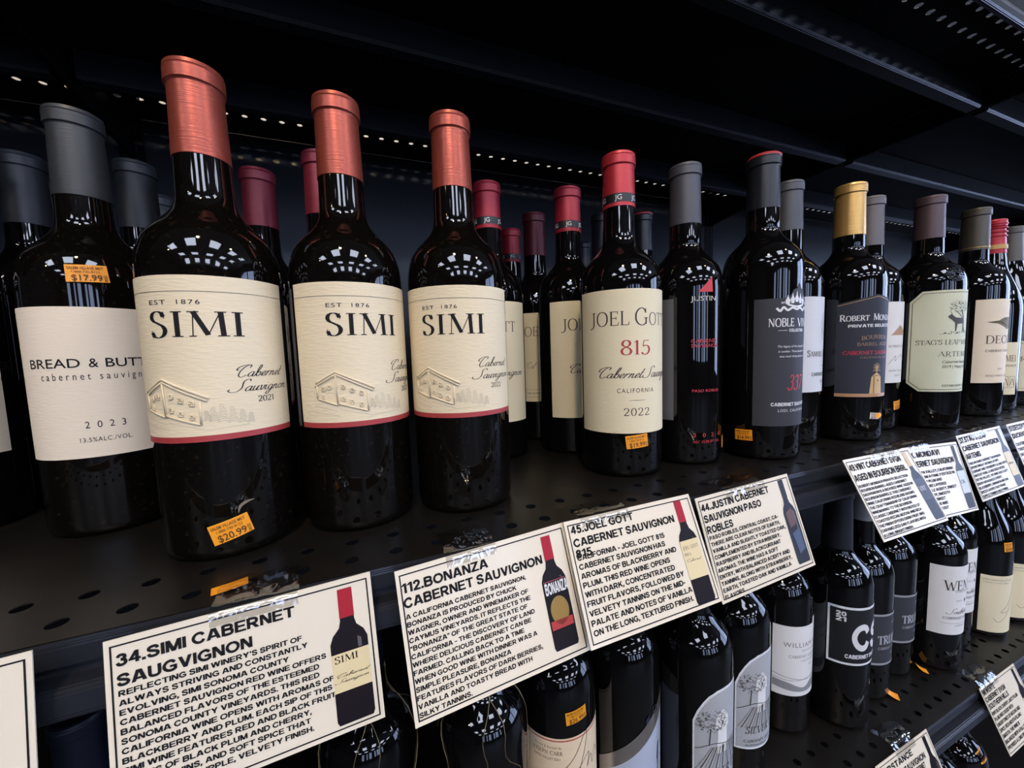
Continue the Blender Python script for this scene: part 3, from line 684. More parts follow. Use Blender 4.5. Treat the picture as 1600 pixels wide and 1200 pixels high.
    b.t(f, sans('Cabernet Sauvignon', .0), -39, .0885, .0036, 24, shear=.1); b.t(f, sans('2019 | Napa Valley', .0), -39, .0823, .0036, 20, shear=.1)
    b.t(f, serifs('ESTABLISHED 1970', .14, .08, .05, .12), -37, .0572, .0028, 20)
    b.ink(f, BLACK, lab)
    f = Flat(); rn = random.Random(3)
    for k in range(150):
        t = rn.uniform(0, 2*PI); q = math.sqrt(rn.random())
        x, y = b.s(-10)+.0150*q*math.cos(t), .1625+.0072*q*math.sin(t)
        f.stroke([(x, y), (x+rn.uniform(-.0016, .0016), y+rn.uniform(-.0012, .0012))], .0006)
    f.stroke([(b.s(-8), .158), (b.s(-3), .148), (b.s(-2), .137), (b.s(2), .130)], .0020, True); f.stroke([(b.s(-22), .157), (b.s(-12), .152), (b.s(-4), .146)], .0009, True)
    f.poly([(b.s(x), y) for x, y in ((-34, .1495), (-28, .1530), (-24, .1500), (-20, .1480), (-2, .1470), (0, .1430), (-1, .1300), (-3, .1300), (-4, .1400), (-16, .1395), (-18, .1300), (-20, .1300), (-21, .1410), (-27, .1450), (-31, .1470))])
    f.stroke([(b.s(-27), .1525), (b.s(-30), .157), (b.s(-27), .160)], .0005, True)
    for k in range(46):
        x, y = b.s(rn.uniform(-45, 24)), .1285+rn.uniform(-.0015, .0012); f.stroke([(x, y), (x+.002, y+rn.uniform(-.0004, .0018))], .0005)
    b.ink(f, mat('engraving_ink', (70, 70, 64), .6), lab, 'deer_engraving')
    g = Flat()
    for k in range(5):
        g.stroke([(b.s(-22)+.011*(1-k*.17)*math.cos(t*PI/12), .2035+.0085*(1-k*.17)*math.sin(t*PI/12)) for t in range(25)], .0009)
    e = g.build('embossed_crest', GLASS, b.root, b.skin(.0002), .002); so = e.modifiers.new('thick', 'SOLIDIFY'); so.thickness = .0008; so.offset = 1
    Bottle('violet grey capsule bottle peeking out right behind the deer label bottle', (.8080, .3130), .0370, .3138, cap_mat('violet_foil', (84, 72, 84), .45, .3, .2), .2570, style='wide')
    # ---- duck label
    b = Bottle('bottle with olive brown capsule, gold ring and cream label with duck head', (.9000, .2985), .0370, .3185, cap_mat('olive_brown_foil', (82, 76, 66), .42, .35, .2), .2550)
    Flat().rect(-PI*.015, PI*.015, .2585, .2597).build('gold_ring', mat('gold_ring', (196, 160, 90), .3, .6), b.cap, b.neck(.0003), .0015)
    lab = b.box_label(-64, 58, .0518, .1768, paper('peach_cream_paper', (238, 222, 196), .12))
    f = Flat()
    b.t(f, serifs('DECOY', .12, .04, .08, .1), -45.5, .1110, .0118, 32); b.t(f, serifs('CABERNET SAUVIGNON', .14, .07, .06, .1), -45, .0985, .0034, 32)
    b.t(f, sans('2021', 0, 1.2), -20, .0720, .0022, -8); b.t(f, serifs('HOLLYHOCK VINEYARD', .12, .06, .05, .12), -42, .0614, .0028, 30)
    b.ink(f, mat('sepia_ink', (58, 50, 46), .6), lab)
    f = Flat().poly([(b.s(x), y) for x, y in ((-44, .1432), (-34, .1440), (-24, .1450), (-12, .1492), (4, .1500), (20, .1460), (26, .138), (12, .1330), (-2, .1320), (-12, .1360), (-26, .1405), (-36, .1416))])
    b.ink(f, mat('duck_olive', (118, 108, 74), .6), lab, 'duck_head')
    f = Flat().stroke([(b.s(-44), .1432), (b.s(-20), .1425), (b.s(0), .136)], .0008, True); f.stroke([(b.s(-8), .1465), (b.s(-5), .1468)], .001); b.ink(f, BLACK, lab, 'duck_lines', .0006)
    # ---- behind the duck bottle
    rc = mat('striped_red_cap', (186, 36, 48), .3, .2)
    b = Bottle('bottle with bright red ribbed screw cap right of the duck label bottle', (.9900, .3260), .0370, .310, rc, .2550, style='burgundy')
    for k in range(4):
        z0 = b.H-.006-k*.0065
        lathe('cap_ridge', [(z0, .0156), (z0-.0008, .0166), (z0-.0022, .0166), (z0-.003, .0156)], rc, b.cap, 48)
    lab = b.box_label(-120, -11, .0265, .1105, JCREAM)
    f = Flat(); b.t(f, serifs('MEI', .12, .05, .08, .08), -40, .0800, .0100, -15); b.t(f, serifs('PINOT', .13, .07, .06, .1), -39, .0715, .0034, -13)
    for k in range(3):
        f.frame(b.s(-58+k*15), b.s(-46+k*15), .038, .056, .0004); f.stroke([(b.s(-57+k*15), .042), (b.s(-52+k*15), .052), (b.s(-47+k*15), .041)], .0007, True)
    b.ink(f, mat('red_brown_ink', (96, 52, 46), .6), lab)
    Flat().rect(-PI*.015, PI*.015, .2620, .2690).build('gold_band', mat('gold_band', (206, 160, 80), .4), b.cap, b.neck(.0012), .0015)
    b = Bottle('grey brown capped sloping bottle right of the duck label bottle, cream label', (1.0670, .3165), .0395, .312, cap_mat('grey_brown_foil', (96, 90, 82), .45, .3, .2), .2520, style='burgundy')
    lab = b.box_label(-53, 50, .0255, .1120, JCREAM)
    f = Flat(); b.t(f, serifs('RESERVE', .12, .05, .08, .08), -47, .0775, .0075, 30); f.frame(b.s(-50), b.s(46), .030, .108, .0005); b.ink(f, GREYINK, lab)
    b = Bottle('rightmost bottle of the upper shelf, cut by the photo edge, cream label', (1.1550, .3100), .0395, .312, cap_mat('grey_brown_foil', (96, 90, 82), .45, .3, .2), .2520, style='burgundy')
    lab = b.box_label(-68, 60, .036, .132, JCREAM)
    f = Flat(); b.t(f, serifs('RESERVE', .12, .05, .08, .08), -56, .0960, .0110, 40); f.frame(b.s(-60), b.s(50), .042, .126, .0005); b.ink(f, GREYINK, lab)
front_row()

def lower_row():
    z = -.37
    def lb(label, pos, R=.0375, H=.300, cap=None, capz=.2440, style='bordeaux', glass=None):
        if H < .27: capz = H-.055
        return Bottle(label, pos, R, H, cap or mat('black_plain_foil', (36, 36, 40), .4, .2), capz, z, glass, style, LOWER)
    b = lb('bottle with dark blue capsule between the cut left card and card 34', (-.2090, .345), .0375, .252, cap_mat('navy_foil', (16, 20, 34), .4, .3, .2))
    wire = mat('gold_wire', (150, 130, 92), .35, .8)
    for n, x, y in (('wire netted bottle half hidden behind the right end of card 34', -.0150, .315), ('wire netted bottle below the middle of card 112', .0790, .292)):
        b = lb(n, (x, y), .0385, .302, cap_mat('navy_foil', (16, 20, 34), .4, .3, .2))
        sk = b.skin(.0006)
        for s in (1, -1):
            for k in range(4):
                pts = []
                for i in range(34):
                    zz = .012+i*.235/33
                    wob = math.sin(i*.9+k*2)*.12
                    pts.append(sk(b.R*(k*PI/2+s*(zz*7.0)+wob), zz))
                tube('wire_netting', pts, .00035, wire, b.root, 5, False)
    b = lb('lower shelf bottle with tan signature label and orange sticker above it', (.1620, .310))
    lab = b.box_label(-80, 78, .020, .1470, paper('tan_cream_paper', (224, 202, 168), .2))
    f = Flat().rect(b.s(-80), b.s(78), .1440, .1452); b.ink(f, REDINK, lab, 'red_line')
    f = Flat(); b.t(f, sans('Grown & Bottled by', 0, 1.2), -62, .1365, .0026, -24); b.t(f, serifs('JOSEPH CARR', .15, .07, .06, .15), -66, .1300, .0040, -22); b.t(f, sans('NAPA VALLEY 2021', .0, 1.1), -64, .1245, .0026, -26)
    f.stroke([(b.s(x), y) for x, y in ((-26, .112), (-6, .126), (12, .146), (16, .142), (6, .118), (-14, .085), (-24, .08), (-18, .098), (10, .118), (20, .122), (16, .108), (24, .118), (28, .106), (36, .119), (44, .108))], .0007, True)
    b.ink(f, mat('sepia_ink', (58, 50, 46), .6), lab)
    b.sticker(-1, .1675, '$26.99', .0210, .0130, 5)
    b = lb('lower shelf bottle with slanted silver band above a pale blue grey label', (.2430, .310))
    lab = b.label([(-78, .020), (70, .020), (70, .150), (32, .1420), (-78, .0700)], paper('blue_grey_paper', (176, 184, 200), .1, .45))
    b.label([(-78, .0600), (33, .1250), (70, .140), (70, .168), (32, .1445), (-78, .0765)], mat('silver_band', (178, 172, 166), .25, .8), 'silver_band', .0005)
    f = Flat(); f.poly([(b.s(-4), .1230), (b.s(3), .127), (b.s(3), .1335), (b.s(-4), .1290)])
    f.stroke([(b.s(15)+.0035*math.cos(t*PI/10), .1350+.004*math.sin(t*PI/10)) for t in range(21)], .0012)
    f.stroke([(b.s(20), .075), (b.s(24), .095), (b.s(22), .06)], .001, True); b.ink(f, mat('navy_ink', (34, 38, 60), .5), lab, 'emblem', .0007)
    gl = paper('silver_grey_paper', (172, 174, 176), .12, .5)
    for n, x, y, dc in (('left one of two bottles with arched grey tree and tower labels', .3200, .286, 0), ('right one of two bottles with arched grey tree and tower labels', .3980, .300, 0)):
        b = lb(n, (x, y), .0378)
        arch = [(-50, .040), (52, .040), (52, .150), (30, .1565), (0, .1565), (-15, .1545), (-28, .1490), (-36, .142), (-44, .132), (-50, .120)]
        lab = b.label(arch, mat('label_white_edge', (226, 228, 230), .5))
        b.label([(-47.5, .0425), (49, .0425), (49, .148), (30, .154), (0, .154), (-14, .152), (-26, .1468), (-34, .140), (-42, .130), (-47.5, .119)], gl, 'printed_panel', .0005).parent = lab
        f = Flat(); f.poly([(b.s(-15), .085), (b.s(4), .085), (b.s(3), .113), (b.s(6), .113), (b.s(6), .124), (b.s(-5), .1335), (b.s(-17), .124), (b.s(-17), .113), (b.s(-13), .113)]); b.ink(f, mat('tower_white', (226, 226, 222), .5), lab, 'white_tower', .0008)
        f = Flat(); rn = random.Random(8)
        for k in range(260):
            t = rn.uniform(0, 2*PI); q = math.sqrt(rn.random()); X, Y = b.s(-21)+.0165*q*math.cos(t), .121+.0125*q*math.sin(t)
            f.stroke([(X, Y), (X+rn.uniform(-.002, .002), Y+rn.uniform(-.001, .001))], .0006)
        f.stroke([(b.s(-25), .114), (b.s(-26), .104), (b.s(-27), .095)], .0012, True)
        for k in range(17): f.stroke([(b.s(-46+k*5.8), .067), (b.s(-24+k*3), .093)], .0004+.0005*(k % 2))
        f.stroke([(b.s(-47), .090), (b.s(-20), .097), (b.s(10), .094), (b.s(48), .099)], .0008, True); f.rect(b.s(-7), b.s(-4), .117, .121); f.rect(b.s(-6), b.s(-3), .085, .094)
        b.t(f, serifs('SILVER OAK', .14, .05, .08, .06), -34, .0600, .0088, 44, shear=.15); b.t(f, serifs('CABERNET SAUVIGNON', .14, .08, .05, .08), -36, .0490, .0034, 44); b.t(f, sans('ALEXANDER VALLEY', 0, 1.1), -34, .0445, .0024, 34)
        b.ink(f, mat('engraving_ink', (70, 70, 64), .6), lab, 'engraving', .0010)
    b = lb('lower shelf bottle with notched white label above grey hills', (.4970, .312))
    lab = b.label([(-66, .0555), (60, .0555), (60, .1560), (12, .1560), (12, .1490), (-66, .1490)], paper('white_label_paper', (226, 224, 220), .12))
    f = Flat(); b.t(f, sans('WILLIAM HILL', 0, 1.2), -49, .1215, .0060, 42); b.t(f, sans('ESTATE WINERY', 0, 1.2), -16, .1155, .0026, 22)
    b.t(f, serifs('CABERNET SAUVIGNON', .13, .07, .06, .1), -40, .1072, .0034, 40); b.t(f, sans('CALIFORNIA', 0, 1.3), -18, .1020, .0024, 20); b.t(f, sans('2021', 0, 1.3), 0, .0950, .0026, 14)
    f.stroke([(b.s(-66), .0835), (b.s(-30), .0790), (b.s(10), .0775), (b.s(60), .0840)], .0006, True); f.stroke([(b.s(-66), .078), (b.s(-30), .0765), (b.s(20), .080), (b.s(60), .076)], .0005, True)
    b.ink(f, GREYINK, lab)
    f = Flat().poly(catmull([(b.s(-65), .076), (b.s(-40), .0735), (b.s(-12), .067), (b.s(10), .0745), (b.s(40), .077), (b.s(59), .075)], 4)+catmull([(b.s(59), .0645), (b.s(20), .0625), (b.s(-20), .0615), (b.s(-65), .066)], 4)); b.ink(f, mat('hill_grey', (140, 140, 142), .6), lab, 'hills')
    lb('dark bottle with dim grey label behind the notched hills label bottle', (.5450, .385), .0375).box_label(-70, 40, .05, .15, mat('dim_grey_paper', (70, 72, 76), .6), 'front_label')
    b = lb('lower shelf bottle with big white letters on a white edged black label', (.5740, .287), H=.310, capz=.232, cap=mat('black_matte_foil', (34, 34, 38), .55, .1))
    lab = b.box_label(-75, 62, .0905, .1680, mat('label_white_edge', (226, 228, 230), .5))
    b.box_label(-71.5, 58.5, .0935, .1650, mat('label_black', (24, 24, 26), .5), 'black_panel', .0005).parent = lab
    f = Flat(); b.t(f, bold('20'), -63, .1555, .0060, -48); b.t(f, bold('21'), -63, .1485, .0060, -48)
    b.t(f, bold('C', .24), -37, .1115, .0335, -4); b.t(f, bold('S', .24), 1, .1115, .0335, 31); b.t(f, bold('CABERNET SAUVIGNON'), -48, .1000, .0052, 46)
    b.ink(f, WHITEINK, lab, off=.0007)
    tl = paper('dark_grey_paper', (56, 58, 62), .1)
    for n, x, y in (('left one of two bottles with dark grey labels between pale lines', .6500, .2985), ('right one of two bottles with dark grey labels between pale lines', .7300, .307)):
        b = lb(n, (x, y), .0370, .298, cap_mat('pale_grey_foil', (150, 148, 146), .5, .2, .1), .2500)
        lab = b.box_label(-62, 60, .0545, .1285, tl)
        for zl in (.1255, .0545): b.ink(Flat().rect(b.s(-62), b.s(60), zl, zl+.003), mat('pale_grey_line', (150, 152, 156), .5), lab, 'pale_line')
        f = Flat(); b.t(f, serifs('TRUETT', .2, .08, .1, .04), -31, .0850, .0120, 42); b.t(f, serifs('CABERNET SAUVIGNON', .14, .08, .05, .08), -30, .0770, .0036, 44); b.t(f, script('Napa', .09, .05), 0, .0690, .0050); b.t(f, sans('2021', 0, 1.3), 2, .113, .0030, 16)
        b.ink(f, mat('silver_ink', (172, 174, 180), .4), lab)
    for n, x, y in (('front one of two white label bottles with a small diamond', .8080, .284), ('white label bottle half hidden behind the front diamond label bottle', .8880, .3000)):
        b = lb(n, (x, y), .0375)
        lab = b.box_label(-72, 58, .0600, .1665, paper('white_label_paper', (226, 224, 220), .12))
        f = Flat(); b.t(f, serifs('WENTE', .13, .05, .08, .06), -48, .1295, .0150, 38); b.t(f, sans('VINEYARDS', 0, 1.5), -28, .1262, .0028, 18)
        f.poly([(b.s(-4), .1132), (b.s(-1), .1170), (b.s(2), .1132), (b.s(-1), .1095)]); b.t(f, sans('ESTATE', 0, 1.2), -24, .1122, .002, -10)
        b.t(f, script('Southern Hills', .07, .035), -40, .0930, .0080, 34); b.t(f, serifs('CABERNET SAUVIGNON', .14, .08, .05, .08), -48, .0845, .0036, 42); f.rect(b.s(-52), b.s(44), .0780, .0783); b.t(f, sans('LIVERMORE VALLEY', 0, 1.2), -24, .0735, .0020, 14)
        b.ink(f, mat('sepia_ink', (58, 50, 46), .6), lab)
    for n, x, y in (('sloping lower shelf bottle with cream script label and orange sticker', .9750, .289), ('sloping lower shelf bottle cut by the right photo edge, cream script label', 1.0620, .289)):
        b = lb(n, (x, y), .0400, .300, style='burgundy', capz=.25)
        lab = b.box_label(-66, 60, .0090, .1075, paper('cream_label_paper', (232, 220, 184), .25))
        f = Flat(); b.t(f, sans('JOSEPH GROWN AND BOTTLED', 0, 1.1), -64, .0990, .0024, -8); b.t(f, sans('in Sonoma County California', 0, 1.1), -62, .0945, .0022, -14)
        f.stroke([(b.s(x_), y_) for x_, y_ in ((-42, .034), (-30, .028), (-10, .045), (4, .088), (10, .096), (6, .082), (-14, .056), (-28, .045), (-10, .046), (10, .056), (20, .062), (34, .05))], .0006, True)
        b.ink(f, GREYINK, lab)
        if x < 1: b.sticker(-19, .1570, '$19.99', .0150, .0150, 2)
    # lowest shelf
    for n, x, y in (('left one of two lowest shelf bottles with orange shoulder stickers', .780, .262), ('right one of two lowest shelf bottles with orange shoulder stickers', .865, .262)):
        b = Bottle(n, (x, y), .038, .300, mat('black_plain_foil', (36, 36, 40), .4, .2), .244, -.715, None, 'bordeaux', 'bottles on the lowest shelf')
        b.sticker(-6, .197, '$18.99', .0190, .0120, 8); b.box_label(-70, 60, .04, .13, JCREAM)
lower_row()

# ---------------------------------------------------------------- shelving
XA, XB = -.302, .918
YF, YB = .2235, .80
RAILM = mat('shelf_lip_paint', (50, 53, 61), .28, .45, .5)
UNDER = mat('dull_black_and_underside_shade', (6, 6, 7), .6, spec=.12)  # darker dull black: shade of the deck underside is put into the colour
BEAMM = mat('beam_paint', (44, 47, 54), .32, .4)
def deck_mesh():
    bm = bmesh.new(); n = 48; p = 1.22/n; t = .0007
    def cell(x, y, px, py):
        cx, cy = x+px/2, y+py/2; N = 16; r = .0041
        rings = []
        for zz in (0, -t):
            o, i = [], []
            for k in range(N):
                a = 2*PI*k/N; c, s = math.cos(a), math.sin(a); m = max(abs(c), abs(s))
                o.append(bm.verts.new((cx+c/m*px/2, cy+s/m*py/2, zz))); i.append(bm.verts.new((cx+r*c, cy+r*s, zz)))
            rings.append((o, i))
        for k in range(N):
            k2 = (k+1) % N
            bm.faces.new((rings[0][0][k], rings[0][0][k2], rings[0][1][k2], rings[0][1][k]))
            bm.faces.new((rings[1][0][k2], rings[1][0][k], rings[1][1][k], rings[1][1][k2]))
            bm.faces.new((rings[0][1][k2], rings[1][1][k2], rings[1][1][k], rings[0][1][k]))
    def strip(y0, y1): box(bm, 0, 1.22, y0, y1, -t, 0)
    rows = [(.2268, .2503), (.2503, .2743), (.7290, .7530)]
    for y0, y1 in rows:
        for k in range(n): cell(k*p, y0, p, y1-y0)
    strip(.2235, .2268); strip(.2743, .7290); strip(.7530, .8000)
    return bm
def extrude_profile(prof, x0, x1):
    bm = bmesh.new()
    a = [bm.verts.new((x0, y, z)) for y, z in prof]; b = [bm.verts.new((x1, y, z)) for y, z in prof]
    n = len(prof)
    for k in range(n): bm.faces.new((a[k], a[(k+1) % n], b[(k+1) % n], b[k]))
    bm.faces.new(a[::-1]); bm.faces.new(b)
    bmesh.ops.recalc_face_normals(bm, faces=bm.faces[:])
    return bm
def make_shelf():
    root = empty('display_shelf')
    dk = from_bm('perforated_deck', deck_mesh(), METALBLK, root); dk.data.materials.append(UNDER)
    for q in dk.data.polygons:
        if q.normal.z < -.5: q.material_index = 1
    # rolled front lip: face, groove and bulging price channel
    pr = [(.2250, 0), (.2225, -.0012), (.2220, -.0030), (.2222, -.0125), (.2250, -.0135), (.2250, -.0170), (.2165, -.0180), (.2140, -.0196), (.2132, -.0290), (.2140, -.0312), (.2158, -.0315), (.2165, -.0300), (.2168, -.0205), (.2262, -.0192), (.2262, -.0015)]
    bm = extrude_profile(pr, .0004, 1.2196); bmesh.ops.bevel(bm, geom=[e for e in bm.edges if e.calc_length() > 1], offset=.0007, segments=2, affect='EDGES')
    from_bm('front_price_rail', bm, RAILM, root)
    for y in (.301, .476, .649):
        pr = [(y, -.0015), (y, -.0330), (y+.0015, -.0350), (y+.016, -.0350), (y+.0175, -.033), (y+.0175, -.0015), (y+.016, -.0015), (y+.016, -.0335), (y+.0015, -.0335), (y+.0015, -.0015)]
        bm = extrude_profile(pr, .012, 1.208); bmesh.ops.bevel(bm, geom=[e for e in bm.edges if e.calc_length() > 1 and min(v.co.z for v in e.verts) < -.032 and abs(e.verts[0].co.y-y) < .0016], offset=.0008, segments=2, affect='EDGES')
        from_bm('stiffening_beam', bm, BEAMM, root)
    for x0, x1 in ((.0006, .0030), (1.217, 1.2194)):
        bm = bmesh.new()
        pr = [(.231, -.0016), (.231, -.034), (.60, -.034), (.798, -.060), (.798, -.0016)]
        a = [bm.verts.new((x0, y, z)) for y, z in pr]; b_ = [bm.verts.new((x1, y, z)) for y, z in pr]
        for k in range(5): bm.faces.new((a[k], a[(k+1) % 5], b_[(k+1) % 5], b_[k]))
        bm.faces.new(a[::-1]); bm.faces.new(b_); bmesh.ops.recalc_face_normals(bm, faces=bm.faces[:])
        from_bm('side_bracket', bm, UNDER, root)
    return root
def dup(root, loc):
    r = root.copy(); COL.objects.link(r); r.location = loc
    for ch in list(root.children):
        c = ch.copy(); COL.objects.link(c); c.parent = r
    return r
proto = make_shelf()
first = True
for zl, zn in ((.5, 'top shelf seen from below'), (0., 'shelf holding the villa-label bottles'), (-.37, 'lower shelf below the note cards'), (-.715, 'lowest shelf')):
    for x, xn in ((XA, 'middle section'), (XA-1.22, 'left section'), (XB, 'right section'), (XB+1.22, 'far right section')):
        if zl == -.715 and x in (XA-1.22, XB+1.22): continue
        o = proto if first else dup(proto, (0, 0, 0))
        first = False
        o.location = (x, 0, zl)
        tag(o, f'black steel {zn}, {xn}', 'shelf', 'black display shelves')
fr = empty('shelving_frame', (0, .80, -1.2)); tag(fr, 'black steel back frame and panels of the wine shelving', 'shelving')
bp = mat('back_panel_paint', (30, 31, 36), .3, 0, .5)
for x0 in (XA-1.22, XA, XB, XB+1.22):
    bm = bmesh.new(); box(bm, x0+.016, x0+1.204, .0008, .010, .02, 1.7085); from_bm('back_panel', bm, bp, fr)
    bm = bmesh.new(); box(bm, x0+.016, x0+1.204, .0008, .010, 1.709, 2.05); from_bm('upper_back_panel', bm, mat('cream_panel_paint', (236, 224, 198), .5), fr)
for x in (XA-1.22, XA, XB, XB+1.22, XB+2.44):
    bm = bmesh.new(); box(bm, x-.015, x+.015, .0005, .03, 0, 2.05)
    o = from_bm('upright_post', bm, UNDER, fr)
    bm = bmesh.new()
    for k in range(70):
        for s in (-.006, .006): box(bm, x+s-.0015, x+s+.0015, -.0003, .0008, .05+k*.0254, .066+k*.0254)
    from_bm('post_slots', bm, mat('slot_black', (4, 4, 4), .8), o)

# ---------------------------------------------------------------- note cards
CARDM = mat('laminated_card', (232, 221, 198), .4, spec=.4, coat=.3, bump=((70, 70, 70), .10))
CARDS = 'tasting note cards on the shelf edge'
def card(label, x0, z0, tilt, roll, w, h, heads, body, bx1, pic, seedy=0, ink=None, tapes=(), top_y=.2090, body_y=(.33, .95), hx=.03, extra=()):
    """heads/body: (text, right end as a share of the width); pic: colours of the bottle photo"""
    # the cards hang on the price rail, a finger's width in front of the deck edge
    Vd = Vector((0, -math.sin(tilt), -math.cos(tilt))); X = Vector((1, 0, 0))
    U = X*math.cos(roll)-Vd*math.sin(roll); Wd = Vd*math.cos(roll)+X*math.sin(roll)
    N = U.cross(-Wd)
    root = empty('note_card'); m = Matrix((U, -Wd, N)).transposed().to_4x4(); m.translation = Vector((x0, top_y, z0)); root.matrix_world = m
    tag(root, label, 'note card', CARDS)
    bm = bmesh.new(); box(bm, 0, w, -h, 0, -.0006, 0); from_bm('card', bm, CARDM, root)
    def mp(o): return lambda x, y: (x, y, o)
    Flat().frame(w*.018, w*.982, -h*.972, -h*.034, .0007).build('border_line', BLACK, root, mp(.00015))
    f = Flat()
    for s, yb, hh, xe in heads: f.text(bold(s), w*hx, -h*yb, h*hh, w*xe)
    f.build('heading', BLACK, root, mp(.00025))
    f = Flat(); n = len(body); y0, y1 = body_y
    hh = (y1-y0)/max(n-1, 1)*.60
    mx = max(bold(s)[2] for s in body)
    for i, s in enumerate(body):
        y = y0+(y1-y0)*i/max(n-1, 1)
        f.text(bold(s), w*(hx+.002), -h*y, h*hh, w*(hx+.002)+(w*bx1-w*(hx+.002))*bold(s)[2]/mx)
    f.build('body_text', ink or BLACK, root, mp(.00025))
    # printed photo of the bottle
    cx, yt, yb, hw, cap, glass, lab, ly0, ly1, words, skew = pic
    nw = hw*.36
    def Q(dx, y): return ((cx+dx-skew*(y-yt))*w, -h*y)
    L = yb-yt
    half = [(nw, 0), (nw*1.05, .24), (nw*1.3, .29), (hw*.82, .34), (hw, .40), (hw*1.0, .97), (hw*.9, 1.0)]
    out = [Q(a, yt+b*L) for a, b in half]+[Q(-a, yt+b*L) for a, b in half[::-1]]
    ph = Flat().poly(out).build('bottle_photo', glass, root, mp(.0002))
    Flat().poly([Q(nw*1.08, yt), Q(nw*1.1, yt+.22*L), Q(-nw*1.1, yt+.22*L), Q(-nw*1.08, yt)]).build('photo_capsule', cap, ph, mp(.0003))
    if lab:
        f = Flat().poly([Q(hw, ly0), Q(hw, ly1), Q(-hw, ly1), Q(-hw, ly0)]); f.build('photo_label', lab, ph, mp(.0003))
        f = Flat()
        for s, y, t, xe, m_ in words:
            a = Q(-hw*.85, y); f.text(bold(s) if s == 'BONANZA' else serifs(s, .14, .05, .06) if t > 0 else script(s, .09, .05), a[0], a[1], h*abs(t), a[0]+hw*1.7*w*xe)
        f.build('photo_lettering', words[0][4], ph, mp(.0004))
    Flat().poly([Q(hw*.45, yt+.38*L), Q(hw*.65, yt+.40*L), Q(hw*.65, yt+.62*L if not lab else ly0-.01), Q(hw*.45, yt+.62*L if not lab else ly0-.01)]).build('photo_highlight', mat('photo_highlight', (92, 88, 90), .4), ph, mp(.00045))
    for nm, m_, pts in extra:
        Flat().poly([Q(a, b) for a, b in pts]).build(nm, m_, ph, mp(.00042))
    # strips of clear tape from the card over the shelf lip
    for (tx0, tx1, up, dn, fl) in tapes:
        mi = root.matrix_world.inverted()
        bm = bmesh.new(); rows = []; rn = random.Random(int(tx0*1e4))
        for i in range(13):
            t = i/12
            row = []
            for j in range(13):
                x = tx0+(tx1-tx0)*j/12
                if i <= 2: p = Vector((x, -dn*(1-i/2), .0007))
                else:
                    q = (i-2)/10
                    Pw = Vector((x0+x+rn.uniform(-.0006, .0006), top_y+(.2225+up-top_y)*q, (z0+.0015)*(1-q)**2+.0007+rn.uniform(0, .0016)*(q > .15)+(fl*math.sin(q*PI)*.004)))
                    p = mi @ Pw
                row.append(bm.verts.new(p))
            rows.append(row)
        for a, b in zip(rows, rows[1:]):
            for j in range(12): bm.faces.new((a[j], a[j+1], b[j+1], b[j]))
        from_bm('clear_tape', bm, tape_mat(), root, True)
    return root
GL = mat('photo_dark_glass', (28, 21, 25), .4, spec=.2); RC = mat('photo_red', (168, 40, 52), .4, spec=.2); CL = mat('photo_cream', (226, 208, 160), .5); BLK = mat('photo_black', (20, 18, 20), .4, spec=.2)
GRN = mat('photo_grey', (48, 52, 62), .5, spec=.2)
card('note card 34, the largest, below the largest villa label bottle', -.1069, .0022, .1822, .0366, .1068, .0731,
     [('34.SIMI CABERNET', .155, .066, .664), ('SAUGVIGNON', .267, .066, .493)],
     ["REFLECTING SIMI WINERY'S SPIRIT OF", 'ALWAYS STRIVING AND CONSTANTLY', 'EVOLVING, SIMI SONOMA COUNTY', 'CABERNET SAUVIGNON RED WINE OFFERS', 'BALANCED FLAVORS OF THE ESTEEMED', 'SONOMA COUNTY VINEYARDS. THIS RED', 'CALIFORNIA WINE OPENS WITH AROMAS OF', 'BLACKBERRY AND PLUM. EACH SIP OF THIS', 'SIMI WINE FEATURES RED AND BLACK FRUIT', 'NOTES OF BLACK PLUM AND CHERRY,', 'FIRM TANNINS, AND SOFT SPICE THAT', 'LEADS TO A SUPPLE, VELVETY FINISH.'], .80,
     (.878, .065, .945, .082, RC, GL, CL, .485, .735, [('SIMI', .545, .045, .75, BLACK), ('Cabernet', .64, -.022, 1.0, BLACK), ('Sauvignon', .675, -.022, 1.0, BLACK)], -.0), tapes=((.037, .073, .022, .006, 1),), body_y=(.323, .905), hx=.037)
card('note card 112 with a photo of a black bottle with gold disc', .0120, .0031, .3169, .0553, .1048, .0749,
     [('112.BONANZA', .161, .066, .490), ('CABERNET SAUVIGNON', .260, .066, .814)],
     ['A CALIFORNIA CABERNET SAUVIGNON,', 'BONANZA IS PRODUCED BY CHUCK', 'WAGNER, OWNER AND WINEMAKER OF', 'CAYMUS VINEYARDS. IT REFLECTS THE', '\u201cBONANZA\u201d OF THE GREAT STATE OF', 'CALIFORNIA \u2013 THE DISCOVERY OF LAND', 'WHERE DELICIOUS CABERNET CAN BE', 'FARMED. CALLING BACK TO A TIME', 'WHEN GOOD WINE WITH DINNER WAS A', 'SIMPLE PLEASURE, BONANZA', 'FEATURES FLAVORS OF DARK BERRIES,', 'VANILLA AND TOASTY BREAD WITH', 'SILKY TANNINS.'], .715,
     (.862, .063, .915, .078, RC, GL, BLK, .40, .78, [('BONANZA', .505, .085, 1.1, WHITEINK)], 0), extra=[('gold_disc', mat('photo_gold_disc', (150, 120, 52), .4), [(.058*math.cos(k*PI/12), .635+.105*math.sin(k*PI/12)) for k in range(24)]), ('red_strip', mat('photo_red_strip', (176, 56, 50), .4), [(-.07, .70), (.07, .70), (.07, .765), (-.07, .765)]), ('pink_line', mat('photo_pink_line', (150, 60, 80), .4), [(-.07, .405), (.07, .405), (.07, .412), (-.07, .412)])], tapes=((.028, .058, .026, .006, 1),), body_y=(.332, .952), hx=.024)
